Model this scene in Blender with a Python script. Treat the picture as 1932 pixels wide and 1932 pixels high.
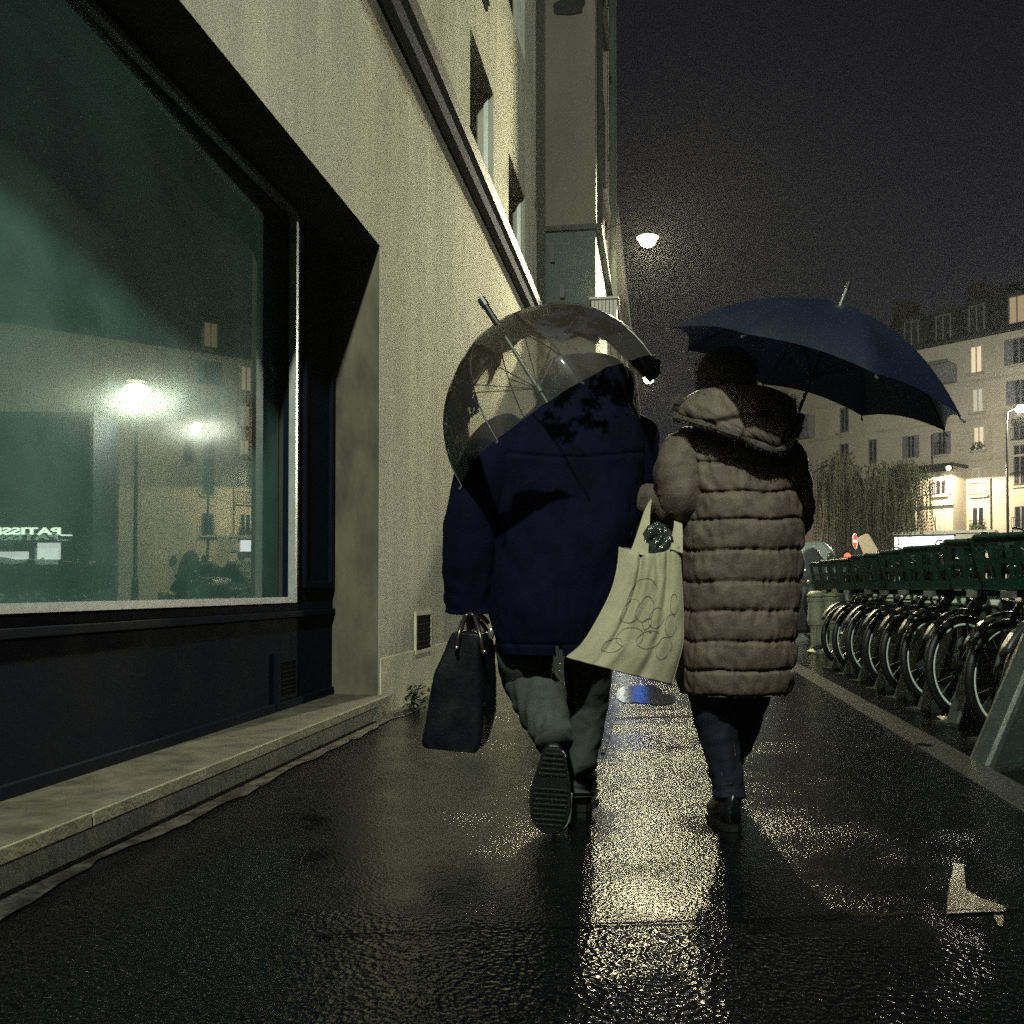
import bpy, math, random
from mathutils import Vector, Matrix, noise
R = math.radians
sc = bpy.context.scene
col = sc.collection
for o in list(bpy.data.objects):
    bpy.data.objects.remove(o)
random.seed(7)

# ------------------------------------------------------------------ camera
YAW, PITCH, FPX, SPX, CAMH = R(8.8), R(1.3), 1800.0, 103.0, 0.80
cd = bpy.data.cameras.new('camera')
cam = bpy.data.objects.new('camera', cd)
col.objects.link(cam)
cam.location = (0, 0, CAMH)
cam.rotation_euler = (R(90) + PITCH, 0, YAW)
cd.sensor_width = 36
cd.lens = 36 * FPX / 1932
cd.shift_y = SPX / 1932
cd.clip_start = 0.05
cd.clip_end = 600
sc.camera = cam

# ------------------------------------------------------------------ world: overcast night sky over a city
w = bpy.data.worlds.new('World')
sc.world = w
w.use_nodes = True
nt = w.node_tree
bgn = nt.nodes['Background']
tc = nt.nodes.new('ShaderNodeTexCoord')
sep = nt.nodes.new('ShaderNodeSeparateXYZ')
rmp = nt.nodes.new('ShaderNodeValToRGB')
nt.links.new(tc.outputs['Generated'], sep.inputs[0])
nt.links.new(sep.outputs['Z'], rmp.inputs[0])
e = rmp.color_ramp.elements
e[0].position = 0.0
e[0].color = (0.028, 0.030, 0.040, 1)
e[1].position = 0.85
e[1].color = (0.0062, 0.0060, 0.0125, 1)
m1 = rmp.color_ramp.elements.new(0.30)
m1.color = (0.013, 0.0132, 0.0205, 1)
m2 = rmp.color_ramp.elements.new(0.52)
m2.color = (0.0080, 0.0079, 0.0145, 1)
nz_ = nt.nodes.new('ShaderNodeTexNoise')
nz_.inputs['Scale'].default_value = 2.2
nz_.inputs['Detail'].default_value = 4
nt.links.new(tc.outputs['Generated'], nz_.inputs['Vector'])
mr_ = nt.nodes.new('ShaderNodeMapRange')
mr_.inputs[3].default_value = 0.28
mr_.inputs[4].default_value = 0.48
nt.links.new(nz_.outputs['Fac'], mr_.inputs[0])
nt.links.new(rmp.outputs[0], bgn.inputs[0])
nt.links.new(mr_.outputs[0], bgn.inputs[1])

vs = sc.view_settings
vs.view_transform = 'Standard'
vs.look = 'None'
vs.exposure = 0.8
vs.gamma = 1.0
sc.cycles.max_bounces = 7
sc.cycles.transparent_max_bounces = 16
sc.cycles.sample_clamp_indirect = 1.5
sc.cycles.sample_clamp_direct = 14.0
sc.cycles.caustics_reflective = False
sc.cycles.caustics_refractive = False
sc.cycles.use_denoising = False


# ------------------------------------------------------------------ projection helpers (points of the place read off the photo's sight lines)
cR = Vector((math.cos(YAW), math.sin(YAW), 0))
cF = Vector((-math.sin(YAW) * math.cos(PITCH), math.cos(YAW) * math.cos(PITCH), math.sin(PITCH)))
cU = Vector((math.sin(YAW) * math.sin(PITCH), -math.cos(YAW) * math.sin(PITCH), math.cos(PITCH)))
CO = Vector((0, 0, CAMH))


def ray(px, py):
    return cF + cR * ((px - 966) / FPX) + cU * ((966 - py + SPX) / FPX)


def P(px, py, d):
    return CO + ray(px, py) * d


def G(px, py, z=0.0):
    r = ray(px, py)
    return CO + r * ((z - CAMH) / r.z)


def onplane(px, py, p0, n):
    r = ray(px, py)
    return CO + r * ((p0 - CO).dot(n) / r.dot(n))


# ------------------------------------------------------------------ object helpers
def wm(o):
    m = o.matrix_basis.copy()
    while o.parent:
        o = o.parent
        m = o.matrix_basis @ m
    return m


def tag(o, label=None, cat=None, group=None, kind=None):
    if label: o['label'] = label
    if cat: o['category'] = cat
    if group: o['group'] = group
    if kind: o['kind'] = kind
    return o


def empty(name, loc, rz=0, label=None, cat=None, group=None):
    o = bpy.data.objects.new(name, None)
    col.objects.link(o)
    o.location = loc
    o.rotation_euler = (0, 0, rz)
    o.empty_display_size = 0.1
    return tag(o, label, cat, group)


def copy_tree(o, parent=None):
    c = o.copy()
    col.objects.link(c)
    c.parent = parent
    for ch in [x for x in bpy.data.objects if x.parent == o]:
        copy_tree(ch, c)
    return c


class MB:
    def __init__(s):
        s.v = []
        s.f = []
        s.uv = None

    def add(s, vs_, fs_):
        b = len(s.v)
        s.v += [Vector(x) for x in vs_]
        s.f += [tuple(i + b for i in f) for f in fs_]
        return s

    def box(s, x0, x1, y0, y1, z0, z1):
        return s.add([(x0, y0, z0), (x1, y0, z0), (x1, y1, z0), (x0, y1, z0), (x0, y0, z1), (x1, y0, z1), (x1, y1, z1), (x0, y1, z1)],
                     [(0, 3, 2, 1), (4, 5, 6, 7), (0, 1, 5, 4), (1, 2, 6, 5), (2, 3, 7, 6), (3, 0, 4, 7)])

    def loft(s, rings, cap0=True, cap1=True, closed=True):
        n = len(rings[0])
        vs_ = [p for r in rings for p in r]
        fs_ = []
        for i in range(len(rings) - 1):
            for j in range(n if closed else n - 1):
                k = (j + 1) % n
                fs_.append((i * n + j, i * n + k, (i + 1) * n + k, (i + 1) * n + j))
        if cap0: fs_.append(tuple(reversed(range(n))))
        if cap1: fs_.append(tuple(range((len(rings) - 1) * n, len(rings) * n)))
        return s.add(vs_, fs_)

    def tube(s, pts, rad, n=8, cap=True):
        pts = [Vector(p) for p in pts]
        m = len(pts)
        if not hasattr(rad, '__len__'): rad = [rad] * m
        t0 = (pts[1] - pts[0]).normalized()
        a = t0.orthogonal().normalized()
        rings = []
        for i in range(m):
            t = (pts[min(i + 1, m - 1)] - pts[max(i - 1, 0)]).normalized()
            a = (a - t * a.dot(t)).normalized()
            b = t.cross(a)
            rings.append([pts[i] + (a * math.cos(q) + b * math.sin(q)) * rad[i] for q in [2 * math.pi * k / n for k in range(n)]])
        return s.loft(rings, cap, cap)

    def lathe(s, prof, c=(0, 0, 0), n=20, flute=0):
        rings = []
        for r, z in prof:
            rr = []
            for k in range(n):
                q = 2 * math.pi * k / n
                rad = r
                rr.append((c[0] + rad * math.cos(q), c[1] + rad * math.sin(q), c[2] + z))
            rings.append([Vector(p) for p in rr])
        return s.loft(rings)

    def torus(s, c, ax, R0, r0, n=40, m=8, sq=1.0):
        ax = Vector(ax).normalized()
        a = ax.orthogonal().normalized()
        b = ax.cross(a)
        c = Vector(c)
        vs_, fs_ = [], []
        for i in range(n):
            q = 2 * math.pi * i / n
            d = a * math.cos(q) + b * math.sin(q)
            for j in range(m):
                p = 2 * math.pi * j / m
                vs_.append(c + d * (R0 + r0 * math.cos(p)) + ax * (r0 * sq * math.sin(p)))
        for i in range(n):
            for j in range(m):
                fs_.append((i * m + j, ((i + 1) % n) * m + j, ((i + 1) % n) * m + (j + 1) % m, i * m + (j + 1) % m))
        return s.add(vs_, fs_)

    def prism(s, poly, vec):
        n = len(poly)
        vec = Vector(vec)
        a = [Vector(p) for p in poly]
        return s.add(a + [p + vec for p in a], [tuple(range(n)), tuple(reversed(range(n, 2 * n)))] +
                     [(i, i + n, (i + 1) % n + n, (i + 1) % n) for i in range(n)])

    def ball(s, c, r, n=14, m=9, sc3=(1, 1, 1)):
        rings = []
        for i in range(m + 1):
            t = math.pi * (0.03 + 0.94 * i / m)
            rings.append([Vector((c[0] + r * sc3[0] * math.sin(t) * math.cos(q), c[1] + r * sc3[1] * math.sin(t) * math.sin(q), c[2] - r * sc3[2] * math.cos(t)))
                          for q in [2 * math.pi * k / n for k in range(n)]])
        return s.loft(rings)

    def build(s, name, mat, parent=None, xf=None, smooth=False, bevel=0, solid=0, sub=0, auto=None):
        me = bpy.data.meshes.new(name)
        M = Matrix.Identity(4) if xf is None else xf
        if parent is not None:
            M = wm(parent).inverted() @ M
        me.from_pydata([M @ v for v in s.v], [], s.f)
        if s.uv:
            ul = me.uv_layers.new(name='UVMap')
            for lp in me.loops:
                ul.data[lp.index].uv = s.uv[lp.vertex_index]
        me.validate()
        me.update()
        import bmesh
        bm = bmesh.new()
        bm.from_mesh(me)
        bmesh.ops.recalc_face_normals(bm, faces=bm.faces)
        bm.to_mesh(me)
        bm.free()
        if smooth:
            for p in me.polygons: p.use_smooth = True
        me.materials.append(mat)
        o = bpy.data.objects.new(name, me)
        col.objects.link(o)
        if parent is not None: o.parent = parent
        if solid:
            md = o.modifiers.new('solid', 'SOLIDIFY')
            md.thickness = solid
            md.offset = 0
        if bevel:
            md = o.modifiers.new('bevel', 'BEVEL')
            md.width = bevel
            md.segments = 2
            md.limit_method = 'ANGLE'
        if sub:
            md = o.modifiers.new('sub', 'SUBSURF')
            md.levels = sub
            md.render_levels = sub
        return o


def cat_(keys, n):
    """Catmull-Rom samples through key tuples."""
    K = [tuple(k) for k in keys]
    K = [K[0]] + K + [K[-1]]
    seg = len(K) - 3
    out = []
    for i in range(n):
        t = i / (n - 1) * seg
        k = min(int(t), seg - 1)
        t -= k
        a, b, c, d = K[k], K[k + 1], K[k + 2], K[k + 3]
        out.append(tuple(0.5 * (2 * b[j] + (c[j] - a[j]) * t + (2 * a[j] - 5 * b[j] + 4 * c[j] - d[j]) * t * t + (3 * b[j] - a[j] - 3 * c[j] + d[j]) * t ** 3)
                         for j in range(len(a))))
    return out


def N3(x, y, z):
    return noise.noise(Vector((x, y, z)))


# ------------------------------------------------------------------ materials
def node(nt, t, **k):
    n = nt.nodes.new(t)
    for a, b in k.items():
        if a in n.inputs: n.inputs[a].default_value = b
        else: setattr(n, a, b)
    return n


def mat(name, c1, c2=None, scale=6.0, rough=0.6, rough2=None, bump=0.0, bscale=60.0, bdist=0.01, stretch=(1, 1, 1), metal=0.0, spec=0.5,
        detail=6, coat=0.0, lo=0.35, hi=0.65, sheen=0.0, transl=0.0):
    m = bpy.data.materials.new(name)
    m.use_nodes = True
    nt = m.node_tree
    b = nt.nodes['Principled BSDF']
    b.inputs['Roughness'].default_value = rough
    b.inputs['Metallic'].default_value = metal
    b.inputs['Specular IOR Level'].default_value = spec
    b.inputs['Coat Weight'].default_value = coat
    b.inputs['Coat Roughness'].default_value = 0.1
    b.inputs['Sheen Weight'].default_value = sheen
    c2 = c2 or tuple(x * 0.75 for x in c1)
    tc = node(nt, 'ShaderNodeTexCoord')
    mp = node(nt, 'ShaderNodeMapping')
    mp.inputs['Scale'].default_value = stretch
    nt.links.new(tc.outputs['Object'], mp.inputs[0])
    nz = node(nt, 'ShaderNodeTexNoise', Scale=scale, Detail=detail, Roughness=0.62)
    nt.links.new(mp.outputs[0], nz.inputs['Vector'])
    rp = node(nt, 'ShaderNodeValToRGB')
    rp.color_ramp.elements[0].position = lo
    rp.color_ramp.elements[1].position = hi
    rp.color_ramp.elements[0].color = (*c2, 1)
    rp.color_ramp.elements[1].color = (*c1, 1)
    nt.links.new(nz.outputs['Fac'], rp.inputs[0])
    nt.links.new(rp.outputs[0], b.inputs['Base Color'])
    if rough2 is not None:
        mr = node(nt, 'ShaderNodeMapRange')
        mr.inputs[1].default_value = lo
        mr.inputs[2].default_value = hi
        mr.inputs[3].default_value = rough
        mr.inputs[4].default_value = rough2
        nt.links.new(nz.outputs['Fac'], mr.inputs[0])
        nt.links.new(mr.outputs[0], b.inputs['Roughness'])
    if bump:
        n2 = node(nt, 'ShaderNodeTexNoise', Scale=bscale, Detail=5, Roughness=0.6)
        nt.links.new(mp.outputs[0], n2.inputs['Vector'])
        bp = node(nt, 'ShaderNodeBump', Strength=bump, Distance=bdist)
        nt.links.new(n2.outputs['Fac'], bp.inputs['Height'])
        nt.links.new(bp.outputs[0], b.inputs['Normal'])
    if transl:
        tr = node(nt, 'ShaderNodeBsdfTranslucent')
        nt.links.new(rp.outputs[0], tr.inputs[0])
        mx = node(nt, 'ShaderNodeMixShader')
        mx.inputs[0].default_value = transl
        nt.links.new(b.outputs[0], mx.inputs[1])
        nt.links.new(tr.outputs[0], mx.inputs[2])
        nt.links.new(mx.outputs[0], nt.nodes['Material Output'].inputs[0])
    return m


def emat(name, c, s):
    m = bpy.data.materials.new(name)
    m.use_nodes = True
    nt = m.node_tree
    nt.nodes.remove(nt.nodes['Principled BSDF'])
    em = node(nt, 'ShaderNodeEmission', Strength=s)
    em.inputs[0].default_value = (*c, 1)
    nt.links.new(em.outputs[0], nt.nodes['Material Output'].inputs[0])
    return m


def plaster(name, c1, c2):
    m = bpy.data.materials.new(name)
    m.use_nodes = True
    nt = m.node_tree
    b = nt.nodes['Principled BSDF']
    b.inputs['Roughness'].default_value = 0.9
    b.inputs['Specular IOR Level'].default_value = 0.2
    tc = node(nt, 'ShaderNodeTexCoord')
    fac = None
    for sc_, st, wt in ((3.2, (1, 1, 0.05), 0.42), (1.1, (1, 1, 0.6), 0.34), (26.0, (1, 1, 0.5), 0.14), (150.0, (1, 1, 1), 0.22)):
        mp = node(nt, 'ShaderNodeMapping')
        mp.inputs['Scale'].default_value = st
        nt.links.new(tc.outputs['Object'], mp.inputs[0])
        nz = node(nt, 'ShaderNodeTexNoise', Scale=sc_, Detail=5, Roughness=0.65)
        nt.links.new(mp.outputs[0], nz.inputs['Vector'])
        ma = node(nt, 'ShaderNodeMath', operation='MULTIPLY_ADD')
        ma.inputs[1].default_value = wt
        ma.inputs[2].default_value = 0.0
        nt.links.new(nz.outputs['Fac'], ma.inputs[0])
        if fac is not None: nt.links.new(fac, ma.inputs[2])
        fac = ma.outputs[0]
    sp = node(nt, 'ShaderNodeSeparateXYZ')
    nt.links.new(tc.outputs['Object'], sp.inputs[0])
    mz_ = node(nt, 'ShaderNodeMapRange')          # splashed dirt along the foot of the wall
    mz_.inputs[1].default_value = 0.0
    mz_.inputs[2].default_value = 0.9
    mz_.inputs[3].default_value = -0.10
    mz_.inputs[4].default_value = 0.0
    nt.links.new(sp.outputs['Z'], mz_.inputs[0])
    ad = node(nt, 'ShaderNodeMath', operation='ADD')
    nt.links.new(fac, ad.inputs[0])
    nt.links.new(mz_.outputs[0], ad.inputs[1])
    rp = node(nt, 'ShaderNodeValToRGB')
    rp.color_ramp.elements[0].position = 0.42
    rp.color_ramp.elements[1].position = 0.66
    rp.color_ramp.elements[0].color = (*c2, 1)
    rp.color_ramp.elements[1].color = (*c1, 1)
    nt.links.new(ad.outputs[0], rp.inputs[0])
    nt.links.new(rp.outputs[0], b.inputs['Base Color'])
    n2 = node(nt, 'ShaderNodeTexNoise', Scale=110, Detail=6, Roughness=0.7)
    nt.links.new(tc.outputs['Object'], n2.inputs['Vector'])
    bp = node(nt, 'ShaderNodeBump', Strength=0.6, Distance=0.008)
    nt.links.new(n2.outputs['Fac'], bp.inputs['Height'])
    nt.links.new(bp.outputs[0], b.inputs['Normal'])
    return m


M = {}
M['plaster'] = plaster('plaster', (0.47, 0.465, 0.385), (0.25, 0.255, 0.215))
M['plaster_base'] = mat('plaster_base', (0.50, 0.47, 0.33), (0.34, 0.33, 0.25), 5, 0.8, bump=0.4, bscale=60, bdist=0.008)
M['zinc'] = mat('zinc', (0.022, 0.023, 0.026), (0.013, 0.014, 0.016), 8, 0.6, bump=0.3, bscale=40)
M['stone'] = mat('ledge_stone', (0.075, 0.067, 0.050), (0.030, 0.028, 0.023), 7, 0.6, 0.8, bump=0.4, bscale=50, spec=0.2)
M['render_base'] = mat('stained_render', (0.36, 0.36, 0.27), (0.15, 0.175, 0.145), 3.5, 0.75, bump=0.6, bscale=25, bdist=0.012)
M['navy_paint'] = mat('navy_paint', (0.0035, 0.0050, 0.0130), (0.0022, 0.0032, 0.0085), 5, 0.75, 0.9, bump=0.12, bscale=30, spec=0.06)
M['alu'] = mat('aluminium', (0.50, 0.50, 0.50), (0.40, 0.40, 0.40), 20, 0.38, metal=0.6)
M['dark'] = mat('dark_joint', (0.0012, 0.0012, 0.0015), (0.0008, 0.0008, 0.001), 3, 0.9, spec=0.05)
M['interior'] = mat('shop_interior', (0.018, 0.026, 0.023), (0.008, 0.013, 0.011), 1.2, 0.8)
M['grille'] = mat('grille_metal', (0.012, 0.012, 0.012), (0.006, 0.006, 0.006), 30, 0.95, spec=0.03)
M['shutter'] = mat('shutter', (0.20, 0.20, 0.20), (0.16, 0.16, 0.16), 20, 0.6)
M['window_dark'] = mat('dark_window', (0.02, 0.022, 0.026), (0.015, 0.016, 0.02), 4, 0.12)
M['wall_brown'] = mat('party_wall', (0.19, 0.165, 0.14), (0.13, 0.115, 0.10), 1.2, 0.9, bump=0.3, bscale=30, stretch=(1, 1, 0.3))
M['wall_teal'] = mat('painted_wall', (0.10, 0.125, 0.12), (0.07, 0.09, 0.088), 1.5, 0.8, bump=0.3, bscale=30, stretch=(1, 1, 0.3))
M['wall_green'] = mat('grey_green_front', (0.11, 0.125, 0.10), (0.07, 0.08, 0.07), 2, 0.85, bump=0.2, bscale=30)
M['black_metal'] = mat('black_metal', (0.016, 0.016, 0.018), (0.01, 0.01, 0.012), 15, 0.42)
M['facade'] = mat('pale_facade', (0.44, 0.40, 0.31), (0.33, 0.305, 0.245), 0.5, 0.9, stretch=(1, 1, 0.35), detail=8)
M['facade_trim'] = mat('facade_trim', (0.38, 0.35, 0.28), (0.30, 0.28, 0.23), 1, 0.8)
M['slate'] = mat('slate_roof', (0.012, 0.013, 0.018), (0.007, 0.008, 0.011), 3, 0.6, bump=0.3, bscale=8)
M['brick'] = mat('chimney_brick', (0.05, 0.035, 0.03), (0.03, 0.022, 0.02), 3, 0.9)
M['white_frame'] = mat('white_frame', (0.5, 0.5, 0.48), (0.42, 0.42, 0.4), 4, 0.6)
M['frame_grey'] = mat('weathered_frame', (0.16, 0.17, 0.18), (0.11, 0.12, 0.13), 4, 0.6)
M['blind'] = mat('pale_shutter', (0.42, 0.37, 0.30), (0.33, 0.29, 0.235), 6, 0.7)
M['lit'] = emat('lit_room', (1.0, 0.80, 0.48), 0.5)
M['lit_dim'] = emat('lit_room_dim', (1.0, 0.74, 0.40), 0.2)
M['lit_grey'] = emat('curtained_room', (0.95, 0.85, 0.62), 0.33)
M['bulb'] = emat('lamp_glass', (1.0, 0.90, 0.62), 120.0)
M['bulb_far'] = emat('far_lamp_glass', (1.0, 0.86, 0.58), 24.0)
M['lightbox'] = emat('light_box', (0.95, 0.97, 1.0), 2.0)
M['sign_text'] = emat('sign_letters', (0.80, 1.0, 0.76), 3.2)
M['shop_light'] = emat('shop_light', (0.86, 0.93, 0.84), 1.5)
M['blue_glow'] = emat('added_blue_glow', (0.06, 0.22, 1.0), 0.7)  # glow of the unseen blue panels added for the ground reflections
M['white_van'] = mat('van_paint', (0.60, 0.68, 0.62), (0.54, 0.62, 0.57), 3, 0.3, coat=0.3)
M['glass_black'] = mat('tinted_glass', (0.01, 0.012, 0.014), None, 3, 0.08)
M['rubber'] = mat('rubber', (0.005, 0.005, 0.006), (0.003, 0.003, 0.004), 30, 0.5, bump=0.2, bscale=120, spec=0.35)
M['rim'] = mat('rim_metal', (0.66, 0.72, 0.72), (0.52, 0.58, 0.58), 20, 0.3, metal=0.1)
M['spoke'] = mat('spoke_metal', (0.32, 0.32, 0.31), None, 20, 0.3, metal=0.8)
M['bike_green'] = mat('bike_green', (0.0026, 0.0190, 0.0150), (0.0017, 0.0120, 0.0100), 8, 0.32, coat=0.3, bump=0.1, bscale=60)
M['bike_grey'] = mat('bike_frame_paint', (0.05, 0.06, 0.06), (0.04, 0.045, 0.045), 8, 0.35, coat=0.3)
M['dock'] = mat('dock_shell', (0.030, 0.036, 0.035), (0.020, 0.024, 0.024), 10, 0.28, 0.42, bump=0.15, bscale=70)
M['dock_plate'] = mat('dock_plate', (0.50, 0.52, 0.42), (0.36, 0.38, 0.32), 60, 0.3)
M['bollard'] = mat('bollard_paint', (0.24, 0.24, 0.165), (0.155, 0.16, 0.115), 9, 0.6, bump=0.3, bscale=40)
M['bark'] = mat('bark', (0.05, 0.04, 0.03), (0.03, 0.024, 0.018), 8, 0.9, bump=0.4, bscale=14)
M['willow'] = mat('willow_leaves', (0.065, 0.062, 0.028), (0.028, 0.030, 0.013), 1.3, 0.7, transl=0.25)
M['weed'] = mat('weed_leaf', (0.05, 0.08, 0.03), (0.03, 0.05, 0.02), 20, 0.6, transl=0.2)
M['red_sign'] = mat('red_sign', (0.55, 0.05, 0.05), (0.45, 0.04, 0.04), 6, 0.4)
M['white_sign'] = mat('white_sign', (0.7, 0.66, 0.6), (0.6, 0.56, 0.5), 6, 0.5)
M['board'] = mat('pale_board', (0.50, 0.43, 0.38), (0.42, 0.36, 0.32), 14, 0.6)
M['tail'] = emat('tail_lamp', (1.0, 0.12, 0.07), 1.6)
M['tarp'] = mat('dark_cover', (0.020, 0.020, 0.030), (0.010, 0.010, 0.016), 12, 0.5, bump=0.4, bscale=14)
M['visor'] = mat('scooter_visor', (0.11, 0.12, 0.12), (0.09, 0.1, 0.1), 6, 0.12)
M['skin'] = mat('skin', (0.24, 0.135, 0.10), (0.20, 0.11, 0.08), 18, 0.5)
M['navy_coat'] = mat('navy_coat', (0.0013, 0.0014, 0.0105), (0.0007, 0.0008, 0.0058), 9, 0.85, bump=0.45, bscale=150, bdist=0.004, spec=0.06)
M['navy_fur'] = mat('hood_fur', (0.10, 0.09, 0.085), (0.05, 0.045, 0.05), 20, 0.8)
M['trouser_grey'] = mat('grey_trousers', (0.034, 0.037, 0.035), (0.022, 0.0245, 0.024), 10, 0.85, bump=0.3, bscale=120, bdist=0.004, spec=0.12)
M['puffer'] = mat('puffer_cloth', (0.062, 0.0455, 0.0375), (0.038, 0.0285, 0.0245), 14, 0.66, bump=0.5, bscale=55, bdist=0.006, spec=0.2)
M['puffer_fur'] = mat('collar_fur', (0.032, 0.025, 0.022), (0.014, 0.011, 0.010), 30, 0.85)
M['beanie'] = mat('dark_knit_hat', (0.050, 0.034, 0.030), (0.024, 0.017, 0.017), 40, 0.9, bump=0.7, bscale=110, bdist=0.01)
M['navy_trouser'] = mat('navy_trousers', (0.0048, 0.0050, 0.0125), (0.003, 0.003, 0.0080), 10, 0.8, bump=0.3, bscale=120, bdist=0.004, spec=0.15)
M['shoe'] = mat('black_shoe', (0.004, 0.004, 0.006), (0.003, 0.003, 0.004), 20, 0.35, bump=0.2, bscale=60)
M['welt'] = mat('shoe_welt', (0.22, 0.22, 0.24), (0.14, 0.14, 0.16), 20, 0.4)
M['leather'] = mat('black_leather', (0.0022, 0.0024, 0.0050), (0.0014, 0.0016, 0.0033), 14, 0.38, 0.55, bump=0.35, bscale=45, bdist=0.006, spec=0.22)
M['strap'] = mat('dark_strap', (0.014, 0.009, 0.010), (0.008, 0.005, 0.006), 20, 0.3)
M['tote'] = mat('tote_canvas', (0.225, 0.205, 0.140), (0.165, 0.150, 0.104), 7, 0.9, bump=0.35, bscale=260, bdist=0.003)
M['ink'] = mat('ink', (0.070, 0.066, 0.050), None, 5, 0.8)
M['plastic'] = mat('dark_plastic', (0.008, 0.011, 0.011), (0.02, 0.024, 0.022), 30, 0.12, bump=0.5, bscale=25, bdist=0.02)
M['umb_navy'] = mat('navy_umbrella_cloth', (0.0040, 0.0075, 0.0210), (0.0026, 0.0048, 0.0140), 5, 0.40, bump=0.15, bscale=30, transl=0.22)
M['chrome'] = mat('chrome', (0.5, 0.5, 0.5), None, 10, 0.2, metal=0.9)
M['granite'] = mat('granite', (0.030, 0.031, 0.031), (0.014, 0.014, 0.015), 60, 0.16, 0.35, bump=0.4, bscale=70, bdist=0.006)
M['puddle'] = mat('puddle_water', (0.006, 0.007, 0.009), None, 3, 0.07, bump=0.16, bscale=20, bdist=0.012)
M['leaf'] = mat('fallen_leaf', (0.42, 0.38, 0.20), (0.3, 0.26, 0.14), 20, 0.5)
M['wet_metal'] = mat('wet_metal_plate', (0.006, 0.007, 0.012), None, 6, 0.07, bump=0.5, bscale=9, bdist=0.02, metal=0.0)


def asphalt(name, dark, light, coarse_edge=None):
    """wet asphalt: dark stones under a film of water, rougher aggregate on one side of a joint"""
    m = bpy.data.materials.new(name)
    m.use_nodes = True
    nt = m.node_tree
    b = nt.nodes['Principled BSDF']
    tc = node(nt, 'ShaderNodeTexCoord')
    n1 = node(nt, 'ShaderNodeTexNoise', Scale=1.7, Detail=5, Roughness=0.6)
    n2 = node(nt, 'ShaderNodeTexNoise', Scale=150, Detail=4, Roughness=0.7)
    vo = node(nt, 'ShaderNodeTexVoronoi', Scale=120)
    vo.feature = 'SMOOTH_F1'
    for n in (n1, n2, vo): nt.links.new(tc.outputs['Object'], n.inputs['Vector'])
    rp = node(nt, 'ShaderNodeValToRGB')
    rp.color_ramp.elements[0].color = (*dark, 1)
    rp.color_ramp.elements[1].color = (*light, 1)
    rp.color_ramp.elements[0].position = 0.3
    rp.color_ramp.elements[1].position = 0.75
    nt.links.new(n2.outputs['Fac'], rp.inputs[0])
    nt.links.new(rp.outputs[0], b.inputs['Base Color'])
    mr = node(nt, 'ShaderNodeMapRange')
    mr.inputs[1].default_value = 0.35
    mr.inputs[2].default_value = 0.65
    mr.inputs[3].default_value = 0.075
    mr.inputs[4].default_value = 0.15
    nt.links.new(n1.outputs['Fac'], mr.inputs[0])
    nt.links.new(mr.outputs[0], b.inputs['Roughness'])
    add = node(nt, 'ShaderNodeMath', operation='MULTIPLY_ADD')
    add.inputs[1].default_value = 1.0
    nt.links.new(vo.outputs['Distance'], add.inputs[0])
    sm_ = node(nt, 'ShaderNodeMath', operation='MULTIPLY')
    sm_.inputs[1].default_value = 0.35
    nt.links.new(n2.outputs['Fac'], sm_.inputs[0])
    nt.links.new(sm_.outputs[0], add.inputs[2])
    add2 = node(nt, 'ShaderNodeMath', operation='MULTIPLY_ADD')
    add2.inputs[1].default_value = 0.0
    nt.links.new(n1.outputs['Fac'], add2.inputs[0])
    nt.links.new(add.outputs[0], add2.inputs[2])
    bp = node(nt, 'ShaderNodeBump', Strength=0.6, Distance=0.006)
    nt.links.new(add2.outputs[0], bp.inputs['Height'])
    ms = node(nt, 'ShaderNodeMapRange')           # water stands deeper in places and hides the grain
    ms.inputs[1].default_value = 0.40
    ms.inputs[2].default_value = 0.62
    ms.inputs[3].default_value = 0.16
    ms.inputs[4].default_value = 0.52
    nt.links.new(n1.outputs['Fac'], ms.inputs[0])
    nt.links.new(ms.outputs[0], bp.inputs['Strength'])
    if coarse_edge is not None:
        vc = node(nt, 'ShaderNodeTexVoronoi', Scale=82)
        nt.links.new(tc.outputs['Object'], vc.inputs['Vector'])
        vc.feature = 'SMOOTH_F1'
        bc = node(nt, 'ShaderNodeBump', Strength=0.42, Distance=0.010)
        nt.links.new(vc.outputs['Distance'], bc.inputs['Height'])
        sp = node(nt, 'ShaderNodeSeparateXYZ')
        nt.links.new(tc.outputs['Object'], sp.inputs[0])
        lt = node(nt, 'ShaderNodeMath', operation='LESS_THAN')
        nt.links.new(sp.outputs['Y'], lt.inputs[0])
        lt.inputs[1].default_value = coarse_edge
        mixv = node(nt, 'ShaderNodeMix', data_type='VECTOR')
        nt.links.new(lt.outputs[0], mixv.inputs['Factor'])
        nt.links.new(bp.outputs[0], mixv.inputs[4])
        nt.links.new(bc.outputs[0], mixv.inputs[5])
        nt.links.new(mixv.outputs[1], b.inputs['Normal'])
        mm = node(nt, 'ShaderNodeMath', operation='MULTIPLY_ADD')
        nt.links.new(lt.outputs[0], mm.inputs[0])
        mm.inputs[1].default_value = -0.03
        nt.links.new(mr.outputs[0], mm.inputs[2])
        nt.links.new(mm.outputs[0], b.inputs['Roughness'])
    else:
        nt.links.new(bp.outputs[0], b.inputs['Normal'])
    b.inputs['Specular IOR Level'].default_value = 0.38
    return m


JOINT = G(1220, 1750).y
M['asphalt'] = asphalt('wet_asphalt', (0.0005, 0.0005, 0.0009), (0.0026, 0.0026, 0.0034), JOINT)
M['road'] = asphalt('wet_road', (0.0006, 0.0006, 0.0010), (0.0028, 0.0028, 0.0036))


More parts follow.
